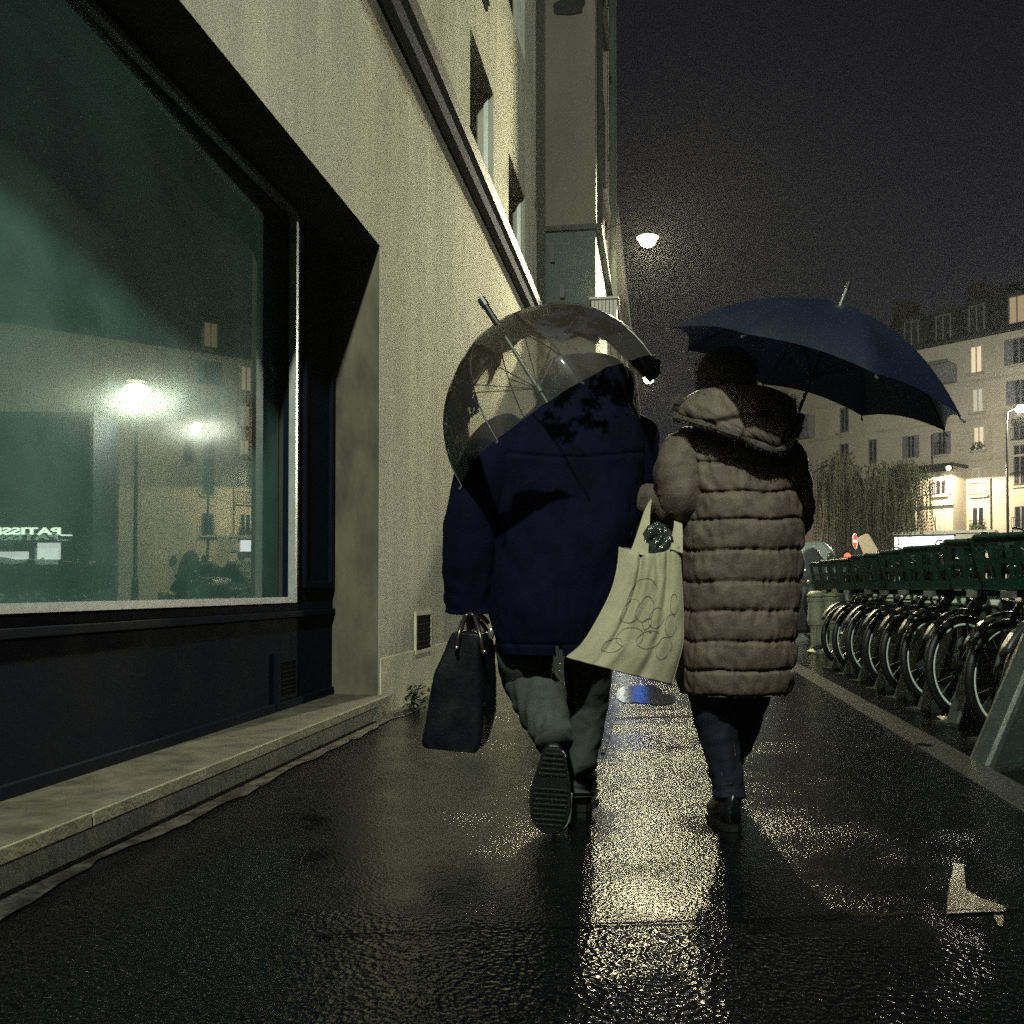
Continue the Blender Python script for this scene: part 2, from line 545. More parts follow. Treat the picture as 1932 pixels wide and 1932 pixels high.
def glass_mat(name, refl, fog, fogcol, wipe=None):
    """thin shop glass: mirror-like share, clear share, and a film of condensation in patches"""
    m = bpy.data.materials.new(name)
    m.use_nodes = True
    nt = m.node_tree
    nt.nodes.remove(nt.nodes['Principled BSDF'])
    tr = node(nt, 'ShaderNodeBsdfTransparent')
    tr.inputs[0].default_value = (0.85, 0.93, 0.90, 1)
    gl = node(nt, 'ShaderNodeBsdfGlossy', Roughness=0.012)
    gl.inputs[0].default_value = (0.9, 0.97, 0.92, 1)
    mx = node(nt, 'ShaderNodeMixShader')
    mx.inputs[0].default_value = refl
    nt.links.new(tr.outputs[0], mx.inputs[1])
    nt.links.new(gl.outputs[0], mx.inputs[2])
    last = mx
    if fog:
        df = node(nt, 'ShaderNodeBsdfDiffuse')
        df.inputs[0].default_value = (*fogcol, 1)
        tc = node(nt, 'ShaderNodeTexCoord')
        nz = node(nt, 'ShaderNodeTexNoise', Scale=1.5, Detail=6, Roughness=0.6)
        nt.links.new(tc.outputs['Object'], nz.inputs['Vector'])
        mr = node(nt, 'ShaderNodeMapRange')
        mr.inputs[1].default_value = 0.33
        mr.inputs[2].default_value = 0.70
        mr.inputs[3].default_value = fog * 0.55
        mr.inputs[4].default_value = fog * 1.35
        nt.links.new(nz.outputs['Fac'], mr.inputs[0])
        fac = mr.outputs[0]
        if wipe is not None:
            ds = node(nt, 'ShaderNodeVectorMath', operation='DISTANCE')
            nt.links.new(tc.outputs['Object'], ds.inputs[0])
            ds.inputs[1].default_value = wipe
            m2 = node(nt, 'ShaderNodeMapRange')
            m2.inputs[1].default_value = 0.10
            m2.inputs[2].default_value = 0.24
            nt.links.new(ds.outputs['Value'], m2.inputs[0])
            mu = node(nt, 'ShaderNodeMath', operation='MULTIPLY')
            nt.links.new(mr.outputs[0], mu.inputs[0])
            nt.links.new(m2.outputs[0], mu.inputs[1])
            fac = mu.outputs[0]
        m3 = node(nt, 'ShaderNodeMixShader')
        nt.links.new(fac, m3.inputs[0])
        nt.links.new(mx.outputs[0], m3.inputs[1])
        nt.links.new(df.outputs[0], m3.inputs[2])
        last = m3
        g3 = node(nt, 'ShaderNodeBsdfGlossy', Roughness=0.13)
        g3.inputs[0].default_value = (0.8, 0.95, 0.88, 1)
        m4 = node(nt, 'ShaderNodeMixShader')
        m4.inputs[0].default_value = 0.035
        nt.links.new(df.outputs[0], m4.inputs[1])
        nt.links.new(g3.outputs[0], m4.inputs[2])
        nt.links.new(m4.outputs[0], m3.inputs[2])
    nt.links.new(last.outputs[0], nt.nodes['Material Output'].inputs[0])
    return m


def lamp_light(loc, watts, colr, size=0.12, spot=None, parent=None, aim=(0, 0, -1), blend=0.15):
    ld = bpy.data.lights.new('lamp_light', 'SPOT' if spot else 'POINT')
    ld.energy = watts
    ld.color = colr
    ld.shadow_soft_size = size
    if spot:
        ld.spot_size = R(spot)
        ld.spot_blend = blend
    o = bpy.data.objects.new('lamp_light', ld)
    col.objects.link(o)
    o.rotation_euler = Vector(aim).to_track_quat('-Z', 'Y').to_euler()
    if parent is not None:
        o.parent = parent
        o.matrix_basis = wm(parent).inverted() @ Matrix.LocRotScale(Vector(loc), Vector(aim).to_track_quat('-Z', 'Y'), None)
    else:
        o.location = loc
    return o


# ================================================================== SETTING: ground
KX = 1.28
gb = MB()
gb.add([(-1.9, -8, 0), (KX, -8, 0), (KX, 90, 0), (-1.9, 90, 0)], [(0, 1, 2, 3)])
tag(gb.build('pavement', M['asphalt']), kind='structure')
kb = MB()
y = -8.0
while y < 60:
    kb.box(KX + 0.002, KX + 0.17, y, y + 0.99, -0.12, 0.002)
    y += 1.0
tag(kb.build('kerb', M['granite']), kind='structure')
rb = MB()
rb.add([(KX + 0.16, -60, -0.035), (160, -60, -0.035), (160, 170, -0.035), (KX + 0.16, 170, -0.035)], [(0, 1, 2, 3)])
rb.add([(-60, 60, -0.05), (KX + 0.16, 60, -0.05), (KX + 0.16, 170, -0.05), (-60, 170, -0.05)], [(0, 1, 2, 3)])
tag(rb.build('road', M['road']), kind='structure')
# joints and repairs in the asphalt
jb = MB()
for (pa, pb, wd) in ((G(600, 1768), G(1925, 1716), 0.009), (G(1150, 1356), G(1310, 1352), 0.03), (G(1190, 1340), G(1290, 1338), 0.02)):
    d = (pb - pa).normalized()
    n = Vector((-d.y, d.x, 0)) * wd
    k = 24
    a, b_ = [], []
    for i in range(k + 1):
        c = pa.lerp(pb, i / k) + Vector((0, N3(i * 0.7, pa.x, 3) * 0.012, 0.004))
        a.append(c - n * (0.6 + 0.4 * N3(i * .9, 1, 1)))
        b_.append(c + n * (0.6 + 0.4 * N3(i * .9, 7, 1)))
    jb.loft([a, b_], False, False, closed=False)
tag(jb.build('pavement_joint', M['dark']), kind='structure')


def blob(c, rx, ry, z, seed, k=28, amp=0.35):
    return [Vector((c.x + rx * math.cos(q) * (1 + amp * N3(math.cos(q) * 1.3 + seed, math.sin(q) * 1.3, seed)),
                    c.y + ry * math.sin(q) * (1 + amp * N3(math.cos(q) * 1.3, math.sin(q) * 1.3 + seed, seed + 4)), z))
            for q in [2 * math.pi * i / k for i in range(k)]]


pu = MB()
for (px, py, rx, ry, z) in ((1205, 1306, 0.20, 0.62, 0.004), (1238, 1318, 0.16, 0.35, 0.0045), (1745, 1405, 0.04, 0.05, 0.004), (1695, 1405, 0.05, 0.03, -0.03), (1815, 1500, 0.02, 0.03, 0.004)):
    c = G(px, py, z)
    bl = blob(c, rx, ry, z, px * 0.1)
    pu.add(bl, [tuple(range(len(bl)))])
tag(pu.build('puddle', M['puddle']), kind='structure')
b = MB()  # sparkle of reflected light on wet ground, put into a flat patch's colour
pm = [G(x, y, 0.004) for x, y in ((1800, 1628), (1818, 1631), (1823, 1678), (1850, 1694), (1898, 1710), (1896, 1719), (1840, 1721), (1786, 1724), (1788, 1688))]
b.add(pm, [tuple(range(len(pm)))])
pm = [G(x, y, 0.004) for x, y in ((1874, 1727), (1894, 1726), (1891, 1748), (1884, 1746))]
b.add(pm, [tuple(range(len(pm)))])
tag(b.build('pavement_glitter', mat('baked_glitter', (0.16, 0.115, 0.085), (0.003, 0.003, 0.003), 190, 0.35, bump=0.8, bscale=140, bdist=0.01, lo=0.46, hi=0.62)), kind='structure')
# lighter skim of mortar along the foot of the wall
sk = MB()
a, b_ = [], []
for i in range(60):
    yy = 2.0 + i * 0.075
    a.append(Vector((-1.72, yy, 0.004)))
    b_.append(Vector((-1.60 + 0.07 * N3(yy * 2.1, 2, 0) + 0.03 * N3(yy * 9, 2, 5), yy, 0.004)))
sk.loft([a, b_], False, False, closed=False)
tag(sk.build('pavement_edge', mat('wet_mortar', (0.030, 0.030, 0.027), (0.004, 0.004, 0.004), 9, 0.5, 0.7, bump=0.6, bscale=30, lo=0.42, hi=0.62, spec=0.2)), kind='structure')
# steel cellar hatch in the pavement further on
pl = MB()
pc = [G(1134, 1420, 0.006), G(1141, 1420, 0.006), G(1168, 1331, 0.006), G(1120, 1331, 0.006)]
pl.prism(pc, (0, 0, -0.005))
tag(pl.build('pavement_hatch', M['wet_metal']), 'wet steel plate let into the pavement beside the shop fronts', 'metal plate')

# ================================================================== SHOP BUILDING
WX = -1.72
shop = empty('shop_building', (WX, 5.0, 0), 0, 'cream rendered shop building with a deep display window and dark cornice', 'building')


def wall_openings(y0, y1, z0, z1, ops, X, depth):
    ys = sorted({y0, y1, *[v for o in ops for v in o[:2]]})
    zs = sorted({z0, z1, *[v for o in ops for v in o[2:4]]})
    b = MB()
    for i in range(len(ys) - 1):
        for j in range(len(zs) - 1):
            cy, cz = (ys[i] + ys[i + 1]) / 2, (zs[j] + zs[j + 1]) / 2
            if any(o[0] < cy < o[1] and o[2] < cz < o[3] for o in ops): continue
            b.add([(X, ys[i], zs[j]), (X, ys[i + 1], zs[j]), (X, ys[i + 1], zs[j + 1]), (X, ys[i], zs[j + 1])], [(0, 1, 2, 3)])
    for o in ops:
        dd = o[4] if len(o) > 4 else depth
        a0, a1, c0, c1 = o[:4]
        for q in (((X, a0, c0), (X, a0, c1)), ((X, a1, c1), (X, a1, c0)), ((X, a0, c1), (X, a1, c1)), ((X, a1, c0), (X, a0, c0))):
            b.add([q[0], q[1], (q[1][0] - dd, q[1][1], q[1][2]), (q[0][0] - dd, q[0][1], q[0][2])], [(0, 1, 2, 3)])
    return b


SW = (-1.6, 5.72, 0.14, 2.94, 0.30)
UW = [(8.57, 9.83, 4.72, 6.02), (10.85, 12.2, 4.72, 5.88), (8.57, 9.83, 7.66, 9.1), (10.85, 12.2, 7.66, 9.1), (5.2, 6.4, 7.66, 9.1), (1.5, 2.7, 4.72, 6.02), (1.5, 2.7, 7.66, 9.1)]
wb = wall_openings(-6, 14.5, 0.0, 12.0, [SW] + UW, WX, 0.28)
# rest of the volume: roof, back and ends
wb.add([(WX, -6, 12), (WX, 14.5, 12), (-9, 14.5, 12), (-9, -6, 12)], [(0, 1, 2, 3)])
wb.add([(WX, -6, 0), (WX, -6, 12), (-9, -6, 12), (-9, -6, 0)], [(0, 1, 2, 3)])
wb.build('wall', M['plaster'], shop)
rv = MB()  # reveal and soffit: dirtier plaster, with their shade also put into the colour
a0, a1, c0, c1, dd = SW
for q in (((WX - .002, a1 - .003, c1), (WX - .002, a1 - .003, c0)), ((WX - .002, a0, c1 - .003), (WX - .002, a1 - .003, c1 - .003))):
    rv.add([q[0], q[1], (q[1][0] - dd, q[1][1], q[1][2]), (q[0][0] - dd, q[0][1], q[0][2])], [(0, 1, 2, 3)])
rv.build('window_reveal', mat('stained_shaded_reveal', (0.115, 0.105, 0.080), (0.060, 0.055, 0.044), 5, 0.9, bump=0.4, bscale=60, stretch=(1, 1, 0.4), spec=0.1), shop)
pb_ = MB()
pb_.box(WX - 0.01, WX + 0.008, 5.74, 14.5, 0.0, 0.36)
pb_.build('plinth', M['plaster_base'], shop)
# ledge under the display window
lg = MB()
for (a, b_) in ((-1.6, 1.28), (1.29, 2.59), (2.60, 3.98), (3.99, 5.70)):
    lg.box(-2.019, -1.655, a, b_, 0.098, 0.145)
ledge = lg.build('ledge', M['stone'], shop, bevel=0.005)
for (a, b_) in ((-1.6, 1.28), (1.29, 2.59), (2.60, 3.98), (3.99, 5.70)):
    ng = MB()  # ledge front edge; its brighter light is put into a paler colour
    ng.box(-1.6545, -1.645, a, b_, 0.100, 0.1435)
    ng.build('nosing', mat('lit_stone_edge', (0.21, 0.195, 0.135), (0.10, 0.098, 0.075), 9, 0.7, bump=0.5, bscale=70, spec=0.2) if a < 0 else bpy.data.materials['lit_stone_edge'], ledge, bevel=0.003)
lb = MB()
lb.box(-2.05, -1.70, -1.6, 5.73, -0.02, 0.097)
lb.build('ledge_base', M['render_base'], ledge)
cn = MB()
prof = [(-1.70, 4.44), (-1.64, 4.46), (-1.62, 4.54), (-1.575, 4.56), (-1.56, 4.66), (-1.72, 4.70), (-1.73, 4.5)]
cn.prism([(x, -6, z) for x, z in prof], (0, 18.75, 0))
cn.build('cornice', M['zinc'], shop)
for a0, a1, c0, c1 in UW:
    fr = MB()
    X0 = WX - 0.28
    fr.box(X0, X0 + 0.05, a0, a0 + 0.06, c0, c1)
    fr.box(X0, X0 + 0.05, a1 - 0.06, a1, c0, c1)
    fr.box(X0, X0 + 0.05, a0 + 0.06, a1 - 0.06, c1 - 0.06, c1)
    fr.box(X0, X0 + 0.05, a0 + 0.06, a1 - 0.06, c0, c0 + 0.06)
    fr.box(X0, X0 + 0.045, (a0 + a1) / 2 - 0.03, (a0 + a1) / 2 + 0.03, c0 + 0.06, c1 - 0.06)
    f = fr.build('window', M['shutter'], shop)
    pn = MB()
    pn.box(X0 - 0.02, X0 + 0.01, a0, a1, c0, c1)
    pn.build('pane', M['window_dark'], f)
    # guide rail of the roller shutter at the far jamb
    gr = MB()
    gr.box(WX - 0.10, WX - 0.05, a1 - 0.03, a1 - 0.004, c0, c1 - 0.02)
    gr.build('shutter_rail', M['alu'], f)
# small ventilation slot high on the wall and grille low down
vb = MB()
vb.box(WX - 0.01, WX + 0.03, 9.05, 9.35, 6.62, 7.0)
for i in range(4): vb.box(WX + 0.03, WX + 0.05, 9.07, 9.33, 6.66 + i * 0.085, 6.70 + i * 0.085)
vb.build('vent', M['black_metal'], shop)


def vent(X, a0, a1, c0, c1, fm, border=0.025):
    v = MB()
    v.box(X - 0.03, X + 0.014, a0, a1, c0, c0 + border)
    v.box(X - 0.03, X + 0.014, a0, a1, c1 - border, c1)
    v.box(X - 0.03, X + 0.014, a0, a0 + border, c0 + border, c1 - border)
    v.box(X - 0.03, X + 0.014, a1 - border, a1, c0 + border, c1 - border)
    o = v.build('vent', fm, shop)
    g = MB()
    g.box(X - 0.03, X + 0.002, a0 + border, a1 - border, c0 + border, c1 - border)
    n = 4
    for i in range(n):
        z = c0 + border + (i + 0.25) * (c1 - c0 - 2 * border) / n
        g.add([(X + 0.002, a0 + border, z), (X + 0.012, a0 + border, z - 0.02), (X + 0.012, a1 - border, z - 0.02), (X + 0.002, a1 - border, z)], [(0, 1, 2, 3)])
        g.box(X + 0.002, X + 0.013, a0 + border, a1 - border, z + 0.004, z + 0.010)
    g.build('grille', M['grille'], o)


v1, v2 = onplane(781, 1200, Vector((WX, 0, 0)), Vector((1, 0, 0))), onplane(811, 1200, Vector((WX, 0, 0)), Vector((1, 0, 0)))
vent(WX + 0.002, v1.y, v2.y, 0.33, 0.63, M['plaster_base'])
# display window: panelling, frame, metal bead, double glazing
IX = WX - 0.30
win = MB()
win.box(IX - 0.06, IX, -1.6, 5.72, 0.139, 0.64)
win.box(IX - 0.06, IX + 0.022, -1.6, 5.715, 0.64, 0.675)
win.box(IX - 0.06, IX + 0.004, -1.6, 5.72, 0.675, 0.72)
win.box(IX - 0.06, IX, 5.06, 5.72, 0.72, 2.94)
win.box(IX - 0.06, IX, -1.6, 5.06, 2.90, 2.94)
for a, b_ in ((5.06, 5.10), (5.20, 5.235), (5.64, 5.69)):
    win.box(IX, IX + 0.024, a, b_, 0.80, 2.90)
win.box(IX, IX + 0.024, 5.235, 5.64, 0.80, 0.84)
win.box(IX, IX + 0.020, -1.6, 5.70, 0.142, 0.19)
win.box(IX, IX + 0.030, 4.80, 4.825, 0.16, 0.46)
shopwin = win.build('shop_front', M['navy_paint'], shop, bevel=0.004)
vent(IX + 0.003, 4.84, 5.10, 0.20, 0.42, M['navy_paint'], 0.02)
tb = MB()
tb.box(IX - 0.012, IX + 0.028, -1.6, 5.06, 0.721, 0.752)
tb.box(IX - 0.012, IX + 0.028, 5.028, 5.058, 0.752, 2.87)
tb.box(IX - 0.012, IX + 0.028, -1.6, 5.06, 2.87, 2.899)
tb.build('metal_bead', M['alu'], shopwin)
# panes: hung a touch out of true in the frame, as old glazing is
PD = R(-2.2)
ph = Vector((IX - 0.055, 4.2, 0))
pdir = Vector((math.sin(PD), math.cos(PD), 0))
pn_ = Vector((math.cos(PD), -math.sin(PD), 0))


def mirror(px, py, dist):
    r = ray(px, py)
    t = (ph - CO).dot(pn_) / r.dot(pn_)
    h = CO + r * t
    q = r - pn_ * (2 * r.dot(pn_))
    return h + q * (dist - t), q


wipe = None
r = ray(478, 800)
wipe = CO + r * ((ph - CO).dot(pn_) / r.dot(pn_))
A = ph + pdir * -5.9
B = ph + pdir * 0.86
gl = MB()
gl.add([A + Vector((0, 0, 0.70)), B + Vector((0, 0, 0.70)), B + Vector((0, 0, 2.92)), A + Vector((0, 0, 2.92))], [(0, 1, 2, 3)])
M['glass'] = glass_mat('shop_glass', 0.32, 0.50, (0.16, 0.31, 0.29), tuple(wipe - Vector((WX, 5.0, 0))))
gl.build('glass', M['glass'], shopwin)
g2 = MB()
off = Vector((-0.05, 0, 0))
tl = Vector((-0.0055, 0, 0))
g2.add([A + off - tl + Vector((0, 0, 0.70)), B + off - tl + Vector((0, 0, 0.70)), B + off + tl + Vector((0, 0, 2.92)), A + off + tl + Vector((0, 0, 2.92))], [(0, 1, 2, 3)])
M['glass_in'] = glass_mat('inner_glass', 0.24, 0, (1, 1, 1))
g2.build('inner_glass', M['glass_in'], shopwin)
ib = MB()
ib.add([(IX - .45, -1.6, .6), (IX - .45, 5.1, .6), (IX - .45, 5.1, 2.95), (IX - .45, -1.6, 2.95), (IX - 3.2, -1.6, .6), (IX - 3.2, 5.1, .6), (IX - 3.2, 5.1, 2.95), (IX - 3.2, -1.6, 2.95)],
       [(4, 5, 6, 7), (0, 1, 5, 4), (3, 2, 6, 7), (1, 2, 6, 5), (0, 3, 7, 4)])
ib.add([(IX - .05, 5.1, .6), (IX - .45, 5.1, .6), (IX - .45, 5.1, 2.95), (IX - .05, 5.1, 2.95)], [(0, 1, 2, 3)])
ib.build('display_interior', M['interior'], shop)

# ================================================================== NEXT BUILDINGS DOWN THE STREET
BX = -0.95
nb = empty('corner_building', (BX, 14.5, 0), 0, 'tall brown party-walled building stepping out past the cream shop', 'building')
b = MB()
b.box(-9, BX, 14.5, 19.0, 6.36, 15.0)
b.build('upper_wall', M['wall_brown'], nb)
b = MB()
b.box(-9, BX - 0.002, 14.502, 19.0, 0, 6.28)
b.build('lower_wall', M['wall_teal'], nb)
b = MB()
b.box(-9, BX + 0.10, 14.43, 19.0, 6.28, 6.36)
b.build('string_course', M['zinc'], nb)
b = MB()
b.tube([(BX + 0.09, 18.2, 0), (BX + 0.09, 18.2, 14.5)], 0.07, 10)
for z in (3, 6, 9, 12): b.tube([(BX + 0.09, 18.2, z), (BX + 0.09, 18.2, z + 0.12)], 0.085, 10)
b.build('downpipe', M['wall_green'], nb)
b = MB()
b.tube([(BX + 0.06, 14.62, 6.4), (BX + 0.06, 14.62, 14.8)], 0.05, 8)
b.build('downpipe', M['zinc'], nb)
for (a0, a1, c0, c1) in ((15.5, 16.6, 7.4, 9.2), (15.5, 16.6, 10.4, 12.2)):
    b = MB()
    b.box(BX - 0.02, BX + 0.03, a0, a1, c0, c1)
    f = b.build('window', M['frame_grey'], nb)
    b = MB()
    b.box(BX, BX + 0.04, a0 + 0.08, a1 - 0.08, c0 + 0.08, c1 - 0.08)
    b.build('pane', M['window_dark'], f)
    b = MB()
    b.box(BX, BX + 0.12, a0 - .1, a1 + .1, c0 - 0.12, c0 - 0.003)
    b.build('sill', M['zinc'], f)
for (px, py, h) in ((1043, 480, .28), (1062, 552, .2)):
    b = MB()
    q = onplane(px, py, Vector((0, 14.5, 0)), Vector((0, 1, 0)))
    b.box(q.x - 0.035, q.x + 0.035, 14.42, 14.5, q.z - h / 2, q.z + h / 2)
    b.build('wall_fitting', M['black_metal'], nb)
b = MB()
q = onplane(1075, 14, Vector((0, 14.5, 0)), Vector((0, 1, 0)))
bl = blob(Vector((q.x, q.z, 0)), 0.26, 0.14, 0, 3.3)
b.prism([(p.x, 14.46, p.y) for p in bl], (0, 0.04, 0))
b.build('wall_fitting', M['black_metal'], nb)
# pale fluted shop blind box on the corner
b = MB()
q = onplane(1115, 572, Vector((0, 14.4, 0)), Vector((0, 1, 0)))
for i in range(7): b.box(BX - 0.05 + i * 0.055, BX - 0.005 + i * 0.055, 14.25, 14.6, q.z - 0.42, q.z)
b.box(BX - 0.08, BX + 0.36, 14.2, 14.62, q.z, q.z + 0.03)
b.build('blind_box', M['white_sign'], nb)
lowb = empty('terrace_building', (BX, 19.02, 0), 0, 'lower grey green terrace building with shuttered windows beyond the tall corner', 'building')
b = MB()
b.box(-9, BX - 0.05, 19.02, 58, 0, 8.2)
b.build('wall', M['wall_green'], lowb)
b = MB()
b.box(-9, BX + 0.15, 19.02, 58.1, 8.2, 8.5)
b.prism([(-9, 19.02, 8.5), (BX - 0.1, 19.02, 8.5), (-2.8, 19.02, 10.4), (-9, 19.02, 10.4)], (0, 39, 0))
b.build('roof', M['slate'], lowb)
for i in range(12):
    for c0 in (3.6, 6.0):
        b = MB()
        a0 = 20.2 + i * 3.1
        b.box(BX - 0.06, BX, a0, a0 + 1.1, c0, c0 + 1.6)
        f = b.build('window', M['frame_grey'], lowb)
        b = MB()
        b.box(BX - 0.04, BX + 0.01, a0 + 0.08, a0 + 1.02, c0 + 0.08, c0 + 1.52)
        b.build('pane', M['window_dark'], f)

# unseen lit shop fronts, added to brighten and tint the wet pavement
b = MB()
b.box(BX - 0.05, BX - 0.02, 19.9, 26.1, 0.45, 2.75)
sf = b.build('added_shop_window', M['black_metal'], lowb)
for k in range(3):
    b = MB()
    b.box(BX - 0.019, BX - 0.01, 20.0 + k * 2.05, 21.9 + k * 2.05, 0.6, 2.6)
    b.build('added_lit_pane', M['shop_light'], sf)
b = MB()  # unseen blue panel, added for its reflection in the puddle
b.box(BX - 0.048, BX + 0.12, 36, 52, 2.7, 5.2)
b.build('added_blue_panel', M['blue_glow'], lowb)


b = MB()  # unseen blue pane, added to tint the wet plate by reflection
b.box(BX + 0.001, BX + 0.03, 16.9, 18.0, 0.75, 2.9)
sf = b.build('added_shop_window', M['black_metal'], nb)
b = MB()
b.box(BX + 0.031, BX + 0.04, 16.97, 17.93, 0.82, 2.83)
b.build('added_lit_pane', M['blue_glow'], sf)


def wall_lamp(loc, wallx, label, watts, colr, bulb=True, halo=True):
    o = empty('street_lamp', loc, 0, label, 'street lamp', 'bracket lamps along the shop fronts')
    x, y, z = loc
    b = MB()
    b.tube([(wallx, y, z + 0.30), (wallx + 0.3 * (x - wallx), y, z + 0.40), (x - 0.02, y, z + 0.30)], 0.016, 8)
    b.box(wallx - 0.01, wallx + 0.04, y - 0.06, y + 0.06, z + 0.15, z + 0.45)
    b.build('bracket', M['black_metal'], o)
    b = MB()
    b.lathe([(0.03, 0.34), (0.07, 0.31), (0.19, 0.17), (0.21, 0.13), (0.20, 0.125), (0.03, 0.26)], loc, 18)
    b.build('lamp_shade', M['black_metal'], o)
    b = MB()
    b.ball((x, y, z + 0.08), 0.15, 16, 10, (1, 1, 0.8))
    b.build('lamp_glass', M['bulb'], o, smooth=True)
    lamp_light((x, y, z - 0.02), watts, colr, 0.10, 156, o, aim=(0.35, -0.55, -0.75), blend=0.35)
    return o


LC = (1.0, 0.90, 0.54)
p1 = P(1222, 462, 17.1)
p2 = P(1224, 721, 28.5)
wall_lamp((p1.x, p1.y, p1.z), BX, 'bright bracket lamp high on the tall corner building', 8000, LC)
wall_lamp((p2.x, p2.y, p2.z), BX - 0.05, 'more distant bracket lamp seen just right of the hooded man', 1500, LC)
LX, LY, LZ = -0.13, -3.0, 8.0
bpost = empty('lamp_post', (1.0, LY, 0), 0, 'tall lamp post on the pavement behind the viewpoint', 'street lamp')
b = MB()
b.tube([(1.0, LY, 0), (1.0, LY, 1.1), (1.0, LY, 1.2), (1.0, LY, LZ + .1)], [0.11, 0.11, 0.075, 0.05], 12)
b.tube(cat_([(1.0, LY, LZ), (0.95, LY, LZ + .3), (0.5, LY, LZ + .4), (LX, LY, LZ + .25)], 12), 0.035, 8)
b.build('pole', M['black_metal'], bpost)
b = MB()
b.lathe([(0.03, 0.30), (0.08, 0.27), (0.20, 0.13), (0.22, 0.10), (0.21, 0.095)], (LX, LY, LZ), 18)
b.build('lamp_shade', M['black_metal'], bpost)
b = MB()
b.ball((LX, LY, LZ + .05), 0.14, 14, 8, (1, 1, 0.7))
b.build('lamp_glass', M['bulb'], bpost, smooth=True)
lamp_light((LX, LY, LZ - .1), 3600, (0.89, 1.0, 0.79), 0.12, parent=bpost)

# ================================================================== BUILDINGS ACROSS THE SQUARE
FP0 = P(1840, 1110, 66)
Dl = (cR * -0.631 + Vector((cF.x, cF.y, 0)).normalized() * 0.775)   # leftwards and away along the facade
e1 = -Dl.normalized()                                               # to the right, nearer
e2 = Vector((-e1.y, e1.x, 0))                                       # into the building
FO = Vector((FP0.x, FP0.y, 0))
FM = Matrix(((e1.x, e2.x, 0, FO.x), (e1.y, e2.y, 0, FO.y), (0, 0, 1, 0), (0, 0, 0, 1)))


def fp(px, py, off=0.0):
    """pixel -> (t, z) on the facade plane moved off metres into the building"""
    h = onplane(px, py, FO + e2 * off, e2)
    return (h - FO).dot(e1), h.z


apt = empty('apartment_building', FO, math.atan2(e1.y, e1.x), 'pale five storey apartment building with dark mansard roof across the square', 'building')
tL, _ = fp(1430, 900)
tR = 30.0
_, zE = fp(1840, 639)
_, zM = fp(1840, 574)
b = MB()
b.box(tL, tR, 0, 12, -0.1, zE)
b.build('wall', M['facade'], apt, xf=FM)
b = MB()
t0 = fp(1640, 620)[0]
b.prism([(t0, -0.25, zE), (t0, 1.3, zM), (t0, 10.7, zM), (t0, 12.2, zE)], (tR - t0, 0, 0))
b.box(t0 - 0.3, tR, -0.45, 12.4, zE, zE + 0.22)
b.box(t0 - 0.6, tR, 1.1, 10.9, zM, zM + 0.25)
roof = b.build('roof', M['slate'], apt, xf=FM)
b = MB()
b.box(tL, t0, 0.01, 12, zE, zE + 0.02)
b.box(tL - 0.3, t0 + 0.2, -0.2, 12.2, zE + 0.02, zE + 0.9)
b.build('flat_roof', M['slate'], apt, xf=FM)


def chimney(px, py0, w_, pots, seed):
    t, z = fp(px, py0, 5.0)
    q = MB()
    q.box(t - w_ / 2, t + w_ / 2, 4.6, 5.6, zM - 0.2, z)
    q.box(t - w_ / 2 - 0.08, t + w_ / 2 + 0.08, 4.5, 5.7, z, z + 0.15)
    for i in range(pots):
        x = t - w_ / 2 + (i + 0.5) * w_ / pots
        q.lathe([(0.14, 0.15), (0.12, 0.55 + 0.15 * math.sin(i * 2.1 + seed)), (0.15, 0.6 + 0.15 * math.sin(i * 2.1 + seed))], (x, 5.1, z), 8)
    q.build('chimney', M['brick'], roof, xf=FM)


chimney(1708, 580, 1.7, 5, 0)
chimney(1726, 596, 1.0, 3, 1)
chimney(1845, 545, 1.2, 4, 2)
chimney(1880, 553, 0.9, 3, 3)
chimney(1925, 545, 1.8, 6, 4)
# dormers
for (px, py, m_) in ((1722, 628, 'window_dark'), (1782, 617, 'window_dark'), (1845, 599, 'window_dark'), (1921, 582, 'lit_dim')):
    t, z = fp(px, py, 0.1)
    b = MB()
    b.box(t - 0.75, t + 0.75, -0.05, 1.2, z - 1.1, z + 0.95)
    b.prism([(t - 0.9, -0.15, z + 0.95), (t + 0.9, -0.15, z + 0.95), (t + 0.7, -0.15, z + 1.15), (t - 0.7, -0.15, z + 1.15)], (0, 1.4, 0))
    d_ = b.build('dormer', M['slate'], apt, xf=FM)
    b = MB()
    for (a0, a1, c0, c1) in ((-0.55, -0.47, -0.95, 0.85), (0.47, 0.55, -0.95, 0.85), (-0.04, 0.04, -0.95, 0.77), (-0.47, 0.47, 0.77, 0.85)):
        b.box(t + a0, t + a1, -0.11, -0.05, z + c0, z + c1)
    b.build('frame', M['frame_grey'], d_, xf=FM)
    b = MB()
    b.box(t - 0.47, t + 0.47, -0.08, -0.053, z - 0.95, z + 0.77)
    b.build('pane', M[m_], d_, xf=FM)


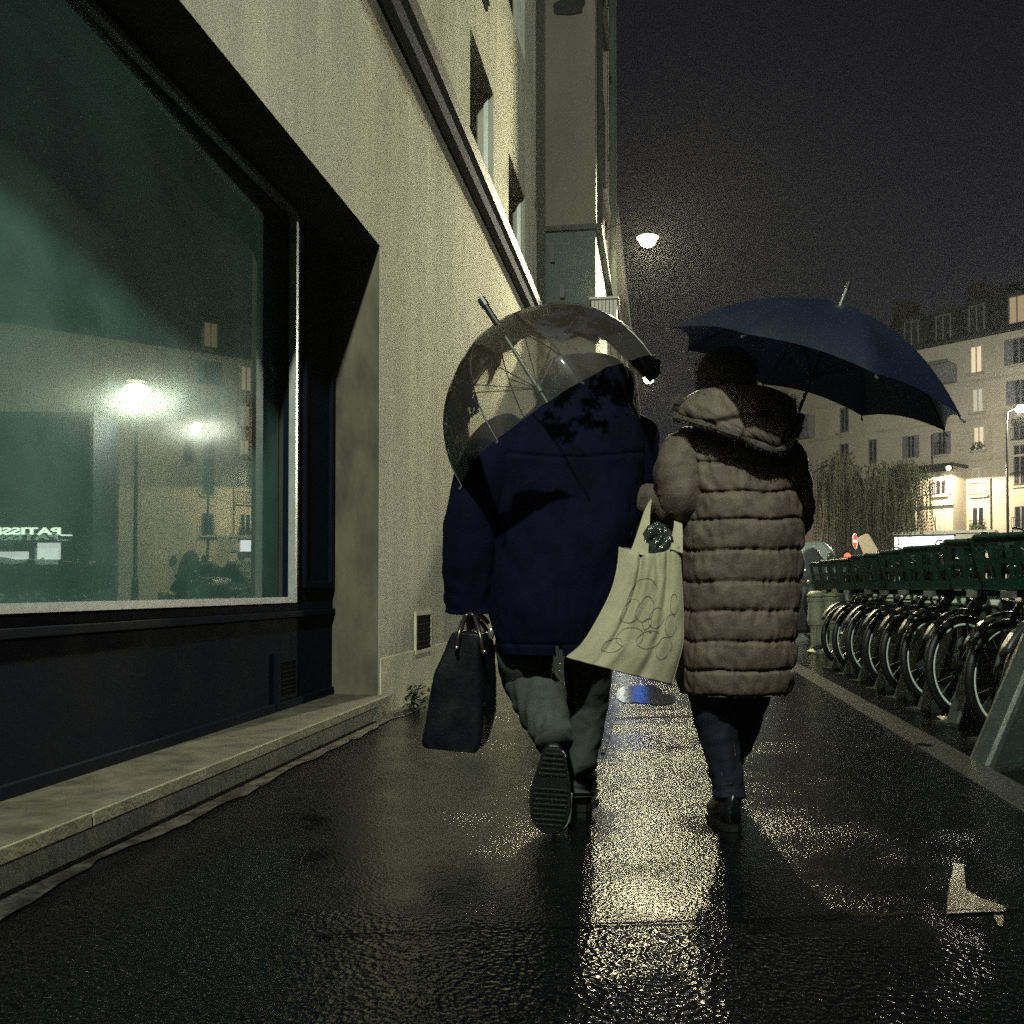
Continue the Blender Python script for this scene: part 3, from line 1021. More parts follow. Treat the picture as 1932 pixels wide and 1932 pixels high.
def window(par, px0, px1, py0, py1, pane, off=0.0, shutters=None, rail=False, frame='white_frame', bars=True):
    a0, z1 = fp((px0), py0, off)
    a1, z0 = fp((px1), py1, off)
    q = MB()
    f_ = 0.07
    q.box(a0, a0 + f_, off - 0.05, off, z0, z1)
    q.box(a1 - f_, a1, off - 0.05, off, z0, z1)
    q.box(a0 + f_, a1 - f_, off - 0.05, off, z1 - f_, z1)
    q.box(a0 + f_, a1 - f_, off - 0.05, off, z0, z0 + f_)
    c = (a0 + a1) / 2
    q.box(c - 0.05, c + 0.05, off - 0.048, off, z0 + f_, z1 - f_)
    fo = q.build('window', M[frame], par, xf=FM)
    q = MB()
    q.box(a0 + 0.01, a1 - 0.01, off - 0.025, off - 0.003, z0 + 0.01, z1 - 0.01)
    q.build('pane', M[pane], fo, xf=FM)
    q = MB()
    q.box(a0 - 0.15, a1 + 0.15, off - 0.22, off - 0.003, z0 - 0.14, z0 - 0.01)
    q.build('sill', M['facade_trim'], fo, xf=FM)
    if shutters:
        for s, w_ in ((-1, shutters), (1, shutters)):
            q = MB()
            e_ = a0 if s < 0 else a1
            x0, x1 = (e_ - w_ - 0.02, e_ - 0.02) if s < 0 else (e_ + 0.02, e_ + w_ + 0.02)
            q.box(x0, x1, off - 0.07, off - 0.02, z0, z1)
            n = int((z1 - z0) / 0.16)
            for i in range(n): q.box(x0 + 0.04, x1 - 0.04, off - 0.085, off - 0.07, z0 + 0.06 + i * 0.16, z0 + 0.14 + i * 0.16)
            q.build('shutter', M['frame_grey'], fo, xf=FM)
    if rail:
        q = MB()
        for z in (z0 + 0.06, z0 + 0.85): q.box(a0 - 0.1, a1 + 0.1, off - 0.26, off - 0.22, z, z + 0.045)
        n = int((a1 - a0 + 0.2) / 0.12)
        for i in range(n + 1):
            x = a0 - 0.1 + i * (a1 - a0 + 0.2) / n
            q.box(x - 0.011, x + 0.011, off - 0.25, off - 0.23, z0 + 0.105, z0 + 0.85)
        q.build('railing', M['black_metal'], fo, xf=FM)
    return fo


# column of lit windows and its neighbours
window(apt, 1831, 1854, 655, 702, 'lit')
window(apt, 1835, 1856, 735, 776, 'lit_grey')
w3 = window(apt, 1837, 1858, 806, 848, 'lit')
window(apt, 1834, 1861, 884, 934, 'blind', rail=True)
window(apt, 1834, 1858, 957, 1005, 'window_dark', rail=True, frame='white_frame')
for (a, b_, c, d) in ((1910, 1936, 640, 684), (1914, 1938, 718, 760), (1912, 1936, 798, 830), (1912, 1938, 840, 915), (1914, 1940, 955, 1000), (1958, 1980, 700, 745), (1958, 1980, 800, 845)):
    window(apt, a, b_, c, d, 'window_dark', rail=c > 780, frame='frame_grey', shutters=0.5 if c < 780 else None)
window(apt, 1712, 1727, 823, 864, 'window_dark', frame='frame_grey', shutters=0.3)
window(apt, 1770, 1786, 816, 857, 'window_dark', frame='frame_grey', rail=True, shutters=0.3)
window(apt, 1700, 1722, 682, 715, 'lit')
window(apt, 1640, 1655, 830, 875, 'window_dark', frame='frame_grey')
window(apt, 1586, 1602, 838, 880, 'window_dark', frame='frame_grey')
window(apt, 1586, 1602, 770, 815, 'window_dark', frame='frame_grey')
# window boxes
b = MB()
for (x0, x1, py) in ((1837, 1860, 846), (1834, 1860, 1000), (1912, 1936, 800)):
    a0, z = fp(x0, py)
    a1, _ = fp(x1, py)
    for i in range(70):
        c = Vector((random.uniform(a0, a1), -0.25 + random.uniform(-.1, .1), z + random.uniform(-0.1, 0.35)))
        d1 = Vector((random.uniform(-1, 1), random.uniform(-1, 1), random.uniform(-1, 1))).normalized() * 0.12
        d2 = d1.orthogonal().normalized() * 0.06
        b.add([c - d1, c + d2, c + d1, c - d2], [(0, 1, 2, 3)])
b.build('window_box_plants', M['weed'], apt, xf=FM)


def balcony(px0, px1, py0, py1):
    a0, z1 = fp(px0, py0)
    a1, z0 = fp(px1, py1)
    q = MB()
    q.box(a0, a1, -0.9, 0, z0, z0 + 0.15)
    q.box(a0, a1, -0.9, -0.85, z0 + 0.15, z1)
    q.box(a0, a0 + 0.04, -0.85, 0, z0 + 0.15, z1)
    q.box(a1 - 0.04, a1, -0.85, 0, z0 + 0.15, z1)
    q.box(a0 - 0.03, a1 + 0.03, -0.95, -0.82, z1, z1 + 0.05)
    q.build('balcony', M['frame_grey'], apt, xf=FM)


balcony(1738, 1806, 700, 722)
balcony(1500, 1538, 790, 826)
b = MB()
for (px, py0, py1) in ((1871, 902, 1012), (1760, 820, 880)):
    t, z1 = fp(px, py0)
    t, z0 = fp(px, py1)
    b.tube([(t, -0.06, z0), (t, -0.06, z1)], 0.05, 6)
b.build('downpipe', M['black_metal'], apt, xf=FM)
# string courses
b = MB()
for py in (720, 790, 868):
    t, z = fp(1840, py)
    b.box(tL, tR, -0.07, -0.003, z - 0.08, z + 0.08)
b.build('string_course', M['facade_trim'], apt, xf=FM)

# low house standing in front of it
OFF = -2.0
house = empty('low_house', FO + e1 * fp(1740, 1000, OFF)[0] + e2 * OFF, math.atan2(e1.y, e1.x), 'cream two storey house with grooved stone ground floor under the wall lamp', 'building')
hL, hR = fp(1680, 900, OFF)[0], fp(1797, 900, OFF)[0]
_, hz = fp(1750, 884, OFF)
b = MB()
b.box(hL, hR, OFF, -0.003, -0.1, hz)
b.build('wall', M['facade'], house, xf=FM)
b = MB()
b.box(hL - 0.15, hR + 0.15, OFF - 0.3, -0.003, hz, hz + 0.22)
b.box(hL - 0.05, hR + 0.05, OFF - 0.12, OFF - 0.003, hz - 0.3, hz - 0.003)
b.build('roof', M['zinc'], house, xf=FM)
_, z2 = fp(1750, 950, OFF)
b = MB()
b.box(hL, hR + 0.05, OFF - 0.16, OFF - 0.003, z2 - 0.2, z2 + 0.16)
b.build('string_course', M['facade_trim'], house, xf=FM)
b = MB()
for i in range(9):
    z = 0.3 + i * 0.45
    if z + 0.40 < z2 - 0.2: b.box(hL, hR + 0.004, OFF - 0.05, OFF - 0.004, z, z + 0.40)
b.build('stone_course', M['facade_trim'], house, xf=FM)
window(house, 1765, 1786, 905, 933, 'window_dark', OFF - 0.02, rail=True, shutters=0.35)
window(house, 1766, 1788, 970, 1012, 'blind', OFF - 0.06)
# wall lamp of the house
lp = FO + e1 * fp(1790, 885, OFF - 1.5)[0] + e2 * (OFF - 1.5)
lz = fp(1790, 885, OFF - 1.5)[1]
hl = empty('street_lamp', (lp.x, lp.y, lz), math.atan2(e1.y, e1.x), 'lamp on a short bracket lighting the cream house front', 'street lamp')
b = MB()
tt = fp(1790, 885, OFF - 1.5)[0]
b.tube([(tt, OFF - 1.5, lz + 0.3), (tt, OFF - 0.02, lz + 0.3)], 0.04, 6)
b.box(tt - 0.2, tt + 0.2, OFF - 1.75, OFF - 1.3, lz + 0.18, lz + 0.3)
b.build('bracket', M['black_metal'], hl, xf=FM)
b = MB()
b.ball((tt, OFF - 1.52, lz + 0.05), 0.14, 12, 8)
b.build('lamp_glass', M['bulb_far'], hl, xf=FM, smooth=True)
lq = FM @ Vector((tt, OFF - 1.55, lz - 0.12))
lamp_light(lq, 2700, (1.0, 0.80, 0.52), 0.12, 173, hl, blend=0.05)

# lamp post on the square
lpb = P(1903, 1110, 52)
post = empty('lamp_post', (lpb.x, lpb.y, -0.035), 0, 'slim dark lamp post with a glaring lamp before the apartment building', 'street lamp')
top = P(1899, 800, 52)
hd = P(1925, 772, 52)
b = MB()
b.tube([(lpb.x, lpb.y, -0.03), (lpb.x, lpb.y, 1.1), (lpb.x, lpb.y, 1.2), (lpb.x, lpb.y, top.z)], [0.13, 0.13, 0.085, 0.05], 10)
b.tube([(lpb.x, lpb.y, top.z), (lpb.x + 0.06, lpb.y, hd.z - 0.1), (hd.x - 0.15, hd.y, hd.z + 0.14), (hd.x + 0.15, hd.y, hd.z + 0.14)], 0.045, 8)
b.build('pole', M['black_metal'], post)
b = MB()
b.lathe([(0.05, 0.34), (0.2, 0.28), (0.32, 0.20), (0.30, 0.19)], hd, 14)
b.build('lamp_shade', M['black_metal'], post)
b = MB()
b.ball(hd, 0.26, 12, 8, (1, 1, 0.7))
b.build('lamp_glass', M['bulb_far'], post, smooth=True)
lamp_light(hd + Vector((0, 0, -0.2)), 4800, (1.0, 0.92, 0.76), 0.15, parent=post)

# lamp post on the far kerb (its reflection glows in the display window)
mp_, mq = mirror(258, 735, 37.0)
post2 = empty('lamp_post', (mp_.x, mp_.y, -0.035), 0, 'tall lamp post outside the view, glowing mirrored in the shop glass', 'street lamp')
b = MB()
b.tube([(mp_.x, mp_.y, -0.03), (mp_.x, mp_.y, 1.1), (mp_.x, mp_.y, 1.2), (mp_.x, mp_.y, mp_.z - 0.1)], [0.13, 0.13, 0.085, 0.05], 10)
b.build('pole', M['black_metal'], post2)
b = MB()
b.ball(mp_, 0.36, 12, 8, (1.3, 1.3, 0.6))
b.build('lamp_glass', M['bulb_far'], post2, smooth=True)
b = MB()
b.lathe([(0.1, 0.5), (0.4, 0.4), (0.55, 0.28), (0.52, 0.27)], mp_, 14)
b.build('lamp_shade', M['black_metal'], post2)
lamp_light(mp_ + Vector((0, 0, -0.5)), 6500, (0.96, 1.0, 0.78), 0.2, parent=post2)

# bakery on the far side (read backwards in the display window)
s0, q0 = mirror(112, 1003, 36)
s1, q1 = mirror(0, 1003, 36)
ex = (s1 - s0)
ex.z = 0
ex.normalize()
ez = Vector((0, 0, 1))
en = ex.cross(ez)            # towards the reader
bk = empty('bakery', (s0.x, s0.y, -0.035), math.atan2(ex.y, ex.x), 'bakery front with a lit sign across the street, seen mirrored in the glass', 'building')
BM = Matrix(((ex.x, -en.x, 0, s0.x), (ex.y, -en.y, 0, s0.y), (0, 0, 1, 0), (0, 0, 0, 1)))
b = MB()
b.box(-1.2, 9.5, 0.12, 2.5, -0.05, 7.5)
b.build('wall', M['slate'], bk, xf=BM)
b = MB()
b.box(-0.6, 8.5, 0.03, 0.118, s0.z - 0.25, s0.z + 0.55)
b.build('fascia', M['black_metal'], bk, xf=BM)
fc = bpy.data.curves.new('sign_letters', 'FONT')
fc.body = '_PATISSERIE'
fc.size = 0.36
fc.extrude = 0.015
fc.offset = 0.012
fc.materials.append(M['sign_text'])
fo = bpy.data.objects.new('sign_letters', fc)
col.objects.link(fo)
fo.parent = bk
fo.matrix_basis = wm(bk).inverted() @ BM @ Matrix.LocRotScale(Vector((-0.45, 0.0, s0.z - 0.1)), Matrix.Rotation(R(90), 3, 'X').to_quaternion(), Vector((2.1, 1, 1)))
b = MB()
w0, _ = mirror(122, 1045, 36)
b.box(0.0, 0.85, 0.05, 0.117, s0.z - 1.05, s0.z - 0.42)
b.box(1.2, 4.8, 0.05, 0.117, s0.z - 1.05, s0.z - 0.75)
b.box(5.2, 8.2, 0.05, 0.117, 0.6, s0.z - 0.5)
b.build('lit_window', M['shop_light'], bk, xf=BM)

bpy.context.view_layer.update()
me_ = bpy.data.meshes.new_from_object(fo.evaluated_get(bpy.context.evaluated_depsgraph_get()))
fm_ = bpy.data.objects.new('lettering', me_)
col.objects.link(fm_)
fm_.parent = bk
fm_.matrix_basis = fo.matrix_basis.copy()
bpy.data.objects.remove(fo)

# ================================================================== WILLOW
tb_ = P(1642, 1110, 46)
wil = empty('willow_tree', (tb_.x, tb_.y, -0.035), 0, 'weeping willow with hanging olive strands in front of the pale buildings', 'tree')
b = MB()
base = Vector((tb_.x, tb_.y, -0.05))
b.tube([base, base + Vector((0.05, 0, 1.8)), base + Vector((-0.1, 0.1, 3.6)), base + Vector((0.0, 0, 5.2))], [0.33, 0.27, 0.22, 0.15], 10)
rnd = random.Random(11)
limbs = []
for i in range(15):
    q = 2 * math.pi * i / 15 + rnd.uniform(-.2, .2)
    rr = rnd.uniform(1.2, 2.5)
    h0 = rnd.uniform(3.0, 5.2)
    top_ = rnd.uniform(6.3, 9.0) - rr * 0.5
    s = base + Vector((0, 0, h0))
    k = [s, s + Vector((math.cos(q) * rr * .35, math.sin(q) * rr * .35, (top_ - h0) * .65)), s + Vector((math.cos(q) * rr * .75, math.sin(q) * rr * .75, (top_ - h0))),
         s + Vector((math.cos(q) * rr * 1.1, math.sin(q) * rr * 1.1, (top_ - h0) * .9))]
    pts = cat_([tuple(x) for x in k], 12)
    b.tube(pts, [0.11 - 0.008 * j for j in range(12)], 6)
    limbs.append([Vector(p) for p in pts])
b.build('trunk', M['bark'], wil, smooth=True)
b = MB()
for i in range(900):
    L = rnd.choice(limbs)
    s = L[rnd.randint(4, 11)].copy()
    s += Vector((rnd.gauss(0, .28), rnd.gauss(0, .28), rnd.uniform(-.1, .5)))
    ln = min(s.z - 0.6, rnd.uniform(1.2, 5.6))
    out = Vector((s.x - base.x, s.y - base.y, 0))
    if out.length > 0.01: out.normalize()
    n = int(ln / 0.16)
    drift = Vector((rnd.gauss(0, .03), rnd.gauss(0, .03), 0))
    p = s
    for j in range(n):
        st = Vector((out.x * 0.10 * max(0, 1 - j * .22), out.y * 0.10 * max(0, 1 - j * .22), -0.16 if j > 2 else -0.05)) + drift * 0.4
        p2_ = p + st
        b.add([p + Vector((0.006, 0, 0)), p - Vector((0.006, 0, 0)), p2_ - Vector((0.006, 0, 0)), p2_ + Vector((0.006, 0, 0))], [(0, 1, 2, 3)])
        for k in range(2):
            a = rnd.uniform(0, 6.28)
            d1 = Vector((math.cos(a) * .5, math.sin(a) * .5, -1)).normalized() * rnd.uniform(0.07, 0.14)
            d2 = Vector((-math.sin(a), math.cos(a), 0)) * 0.027
            b.add([p2_, p2_ + d1 * .5 + d2, p2_ + d1, p2_ + d1 * .5 - d2], [(0, 1, 2, 3)])
        p = p2_
b.build('crown', M['willow'], wil)

# ================================================================== VAN, SCOOTERS, SIGNS
vp = P(1470, 1110, 24)
van = empty('parked_van', (vp.x, vp.y, -0.035), R(-6), 'pale mint white van parked beyond the scooters', 'van')
VM = Matrix.LocRotScale(Vector((vp.x, vp.y, -0.035)), Matrix.Rotation(R(-6), 3, 'Z').to_quaternion(), None)
xe = (1568 - 1470) / FPX * 24
b = MB()
pf = [(xe - 3.9, 0.35), (xe - 3.9, 1.1), (xe - 3.2, 1.25), (xe - 2.6, 1.93), (xe - 0.25, 1.96), (xe - 0.05, 1.75), (xe + 0.06, 1.05), (xe + 0.06, 0.35)]
b.prism([(x, -0.85, z) for x, z in pf], (0, 1.7, 0))
vb_ = b.build('body', M['white_van'], van, xf=VM, bevel=0.09)
b = MB()
b.prism([(xe - 2.95, -0.862, 1.25), (xe - 2.45, -0.862, 1.78), (xe - 1.7, -0.862, 1.78), (xe - 1.7, -0.862, 1.25)], (0, 0.02, 0))
b.build('side_window', M['glass_black'], van, xf=VM)
for s in (xe - 3.1, xe - 0.7):
    b = MB()
    b.torus((s, -0.8, 0.32), (0, 1, 0), 0.23, 0.095, 24, 8)
    wh = b.build('wheel', M['rubber'], van, xf=VM, smooth=True)
    b = MB()
    b.tube([(s, -0.85, 0.32), (s, -0.74, 0.32)], 0.16, 16)
    b.build('rim', M['spoke'], wh, xf=VM)
b = MB()
b.box(xe + 0.06, xe + 0.08, 0.55, 0.8, 0.7, 1.05)
b.box(xe + 0.06, xe + 0.08, -0.8, -0.55, 0.7, 1.05)
b.build('tail_light', M['red_sign'], van, xf=VM)


def scooter(px, d, rz, label, cover=True, visor=True):
    p = P(px, 1110, d)
    o = empty('scooter', (p.x, p.y, -0.035), rz, label, 'scooter', 'scooters parked behind the bollards')
    X = Matrix.LocRotScale(Vector((p.x, p.y, -0.035)), Matrix.Rotation(rz, 3, 'Z').to_quaternion(), None)   # local -y: front of the scooter
    for yy in (-0.62, 0.62):
        b = MB()
        b.torus((0, yy, 0.25), (1, 0, 0), 0.19, 0.06, 24, 8)
        wh = b.build('wheel', M['rubber'], o, xf=X, smooth=True)
        b = MB()
        b.tube([(-0.04, yy, 0.25), (0.04, yy, 0.25)], 0.12, 14)
        b.build('rim', M['spoke'], wh, xf=X)
    b = MB()
    keys = [(-0.62, 0.35, .08, .12), (-0.5, 0.62, .17, .30), (-0.36, 0.66, .18, .30), (-0.2, 0.40, .17, .12), (0.1, 0.40, .17, .13), (0.3, 0.52, .17, .22), (0.65, 0.60, .15, .17), (0.85, 0.66, .06, .06)]
    rings = []
    for (yy, zc, rx, rz_) in cat_(keys, 30):
        rings.append([Vector((rx * math.cos(a), yy, zc + rz_ * math.sin(a))) for a in [2 * math.pi * k / 16 for k in range(16)]])
    b.loft(rings)
    b.build('body', M['black_metal'], o, xf=X, smooth=True)
    b = MB()
    rings = [[Vector((rx * math.cos(a), yy, 0.80 + rz_ * math.sin(a))) for a in [2 * math.pi * k / 14 for k in range(14)]] for (yy, rx, rz_) in
             ((0.08, .05, .03), (0.15, .14, .06), (0.5, .15, .06), (0.82, .12, .06), (0.92, .04, .03))]
    b.loft(rings)
    b.build('seat', M['rubber'], o, xf=X, smooth=True)
    b = MB()
    b.tube(cat_([(-0.36, -0.22, 1.03), (-0.2, -0.33, 1.03), (0, -0.38, 1.0), (0.2, -0.33, 1.03), (0.36, -0.22, 1.03)], 14), 0.019, 8)
    b.tube([(0, -0.38, 1.0), (0, -0.45, 0.7)], 0.035, 8)
    b.build('handlebar', M['black_metal'], o, xf=X)
    for s in (-1, 1):
        b = MB()
        b.tube([(s * 0.2, -0.33, 1.04), (s * 0.27, -0.38, 1.20)], 0.008, 6)
        b.ball((s * 0.27, -0.38, 1.26), 0.075, 12, 8, (0.75, 0.25, 1.0))
        b.build('mirror', M['visor'], o, xf=X, smooth=True)
    if visor:
        b = MB()
        rings = []
        for z, wd in ((0.95, .20), (1.1, .21), (1.25, .18), (1.36, .12), (1.40, .05)):
            rings.append([Vector((wd * math.sin(a), -0.50 + 0.10 * (1 - math.cos(a)) + (z - .95) * 0.25, z)) for a in [(-1 + 2 * k / 10) * 1.2 for k in range(11)]])
        b.loft(rings, False, False, closed=False)
        b.build('windscreen', M['visor'], o, xf=X, smooth=True, solid=0.006)
    if cover:
        b = MB()
        rings = []
        for i, (z, rx, y0) in enumerate(cat_([(0.22, .40, -.42), (0.5, .42, -.46), (0.8, .46, -.44), (0.95, .44, -.36), (1.0, .30, -.28)], 14)):
            rings.append([Vector((rx * math.sin(a) * (1 + .06 * N3(a * 2, z * 4, px)), y0 + 0.55 * (1 - math.cos(a)) - 0.08 + 0.03 * N3(a * 3, z * 5, 1), z)) for a in [(-1 + 2 * k / 22) * 1.5 for k in range(23)]])
        b.loft(rings, False, False, closed=False)
        b.build('apron', M['tarp'], o, xf=X, smooth=True, solid=0.01)
    return o


scooter(1512, 13.6, R(14), 'dark scooter with a small windscreen and leg apron just right of the long coat')
scooter(1572, 15.0, R(24), 'dark scooter half hidden by the farthest green basket', cover=True, visor=False)
scooter(1632, 16.5, R(-40), 'dark scooter showing only its handlebar above the row of baskets', cover=False, visor=False)

sp_ = P(1613, 1021, 38)
ns = empty('no_entry_sign', (sp_.x, sp_.y, -0.035), 0, 'round red no entry sign with a white bar turned half away', 'road sign')
q = Matrix.LocRotScale(sp_, (Matrix.Rotation(YAW + R(52), 3, 'Z')).to_quaternion(), None)   # disc in local xz, facing -y
b = MB()
b.tube([(sp_.x, sp_.y + 0.04, -0.03), (sp_.x, sp_.y + 0.04, sp_.z + 0.3)], 0.03, 8)
b.build('post', M['black_metal'], ns)
b = MB()
b.tube([(0, 0, 0), (0, 0.02, 0)], 0.315, 28)
b.build('disc', M['red_sign'], ns, xf=q)
b = MB()
b.torus((0, -0.002, 0), (0, 1, 0), 0.30, 0.014, 32, 6)
b.build('edge', M['white_sign'], ns, xf=q)
b = MB()
b.box(-0.22, 0.22, -0.006, -0.003, -0.055, 0.055)
b.build('bar', M['white_sign'], ns, xf=q)

bp_ = P(1640, 1035, 20)
bo = empty('sign_board', (bp_.x, bp_.y, -0.035), YAW, 'pale rounded blank board leaning left above the bike baskets', 'board')
q = Matrix.LocRotScale(bp_, (Matrix.Rotation(YAW, 3, 'Z') @ Matrix.Rotation(R(-26), 3, 'Y')).to_quaternion(), None)
b = MB()
pts = []
for cx_, cz_, a0 in ((0.06, 0.24, 0), (-0.06, 0.24, 90), (-0.10, -0.28, 180), (0.10, -0.28, 270)):
    for k in range(6):
        a = R(a0 + k * 18)
        pts.append((cx_ + 0.07 * math.cos(a), 0, cz_ + 0.07 * math.sin(a)))
b.prism(pts, (0, 0.025, 0))
b.build('panel', M['board'], bo, xf=q, bevel=0.004)
b = MB()
lowp = q @ Vector((0, 0.03, -0.3))
b.tube([(lowp.x, lowp.y, -0.03), lowp, q @ Vector((0, 0.03, 0.1))], 0.025, 8)
b.build('post', M['black_metal'], bo)

tp = P(1599, 1053, 30)
ts = empty('signal_post', (tp.x, tp.y, -0.035), 0, 'low post with a small glowing red lamp left of the no entry sign', 'signal')
b = MB()
b.tube([(tp.x, tp.y, -0.03), (tp.x, tp.y, tp.z - 0.16)], 0.04, 8)
b.box(tp.x - 0.13, tp.x + 0.13, tp.y, tp.y + 0.12, tp.z - 0.2, tp.z + 0.2)
b.build('housing', M['black_metal'], ts)
b = MB()
b.ball(tp, 0.12, 12, 8, (1, 0.4, 1.4))
b.build('lens', M['tail'], ts, smooth=True)

# kiosk with a light box fascia
kp = P(1742, 1110, 44)
KM = Matrix.LocRotScale(Vector((kp.x, kp.y, 0)), Matrix.Rotation(math.atan2(e1.y, e1.x) + R(20), 3, 'Z').to_quaternion(), None)
ki = empty('kiosk', (kp.x, kp.y, -0.035), 0, 'low kiosk with a glaring white light box along its roof', 'kiosk')
b = MB()
b.box(-1.3, 1.35, 0.1, 2.4, -0.03, 2.62)
b.build('body', M['zinc'], ki, xf=KM)
b = MB()
b.box(-1.5, 3.0, -0.1, 2.6, 3.3, 3.42)
b.box(1.4, 2.4, 0.0, 2.4, 2.62, 3.3)
b.build('roof', M['facade_trim'], ki, xf=KM)
b = MB()
b.box(-1.2, 1.3, -0.12, 0.098, 2.63, 3.18)
b.build('light_box', M['lightbox'], ki, xf=KM)
b = MB()
b.box(-1.0, 1.1, 0.06, 0.098, 1.1, 2.3)
b.build('lit_window', M['lit_grey'], ki, xf=KM)

# car whose pale roof shows above the baskets
cp = P(1725, 1110, 30)
car = empty('parked_car', (cp.x, cp.y, -0.035), R(20), 'pale car whose roof shows below the white light box', 'car')
CM = Matrix.LocRotScale(Vector((cp.x, cp.y, -0.035)), Matrix.Rotation(R(20), 3, 'Z').to_quaternion(), None)
b = MB()
b.prism([(x, -0.85, z) for x, z in ((-2.1, 0.3), (-2.1, 0.8), (-1.2, 0.98), (-0.5, 1.78), (1.3, 1.78), (1.95, 1.05), (2.0, 0.3))], (0, 1.7, 0))
b.build('body', M['white_van'], car, xf=CM, bevel=0.08)
b = MB()
b.prism([(x, -0.86, z) for x, z in ((-0.95, 1.05), (-0.42, 1.62), (1.2, 1.62), (1.6, 1.05))], (0, 0.015, 0))
b.build('side_window', M['glass_black'], car, xf=CM)
for s in (-1.3, 1.3):
    b = MB()
    b.torus((s, -0.8, 0.31), (0, 1, 0), 0.22, 0.09, 20, 8)
    b.build('wheel', M['rubber'], car, xf=CM, smooth=True)

# ================================================================== BOLLARDS
def bollard(px, py, label):
    p = G(px, py, -0.035)
    o = empty('bollard', p, 0, label, 'bollard', 'cream bollards at the end of the bike row')
    b = MB()
    prof = [(0.118, 0), (0.118, 0.03), (0.075, 0.06), (0.066, 0.10), (0.072, 0.30), (0.082, 0.36), (0.10, 0.365), (0.11, 0.42), (0.098, 0.56), (0.092, 0.66), (0.102, 0.665), (0.106, 0.70), (0.098, 0.715)]
    rings = []
    for r_, z in prof:
        fl = 0.014 if 0.08 < z < 0.35 else 0
        rings.append([p + Vector(((r_ - fl * (k % 4 == 0)) * math.cos(2 * math.pi * k / 32), (r_ - fl * (k % 4 == 0)) * math.sin(2 * math.pi * k / 32), z)) for k in range(32)])
    b.loft(rings)
    b.build('shaft', M['bollard'], o, bevel=0.002)
    b = MB()
    b.lathe([(0.100, 0.718), (0.112, 0.73), (0.112, 0.75), (0.09, 0.785), (0.05, 0.80), (0.01, 0.803)], p, 24)
    b.build('cap', M['bollard'], o, smooth=True)


bollard(1540, 1233, 'cream cast bollard standing in front, nearer the long puffer coat')
bollard(1567, 1226, 'cream cast bollard half behind the farthest bicycle wheel')

# ================================================================== SHARE BIKES AND DOCKS
BA = R(33)


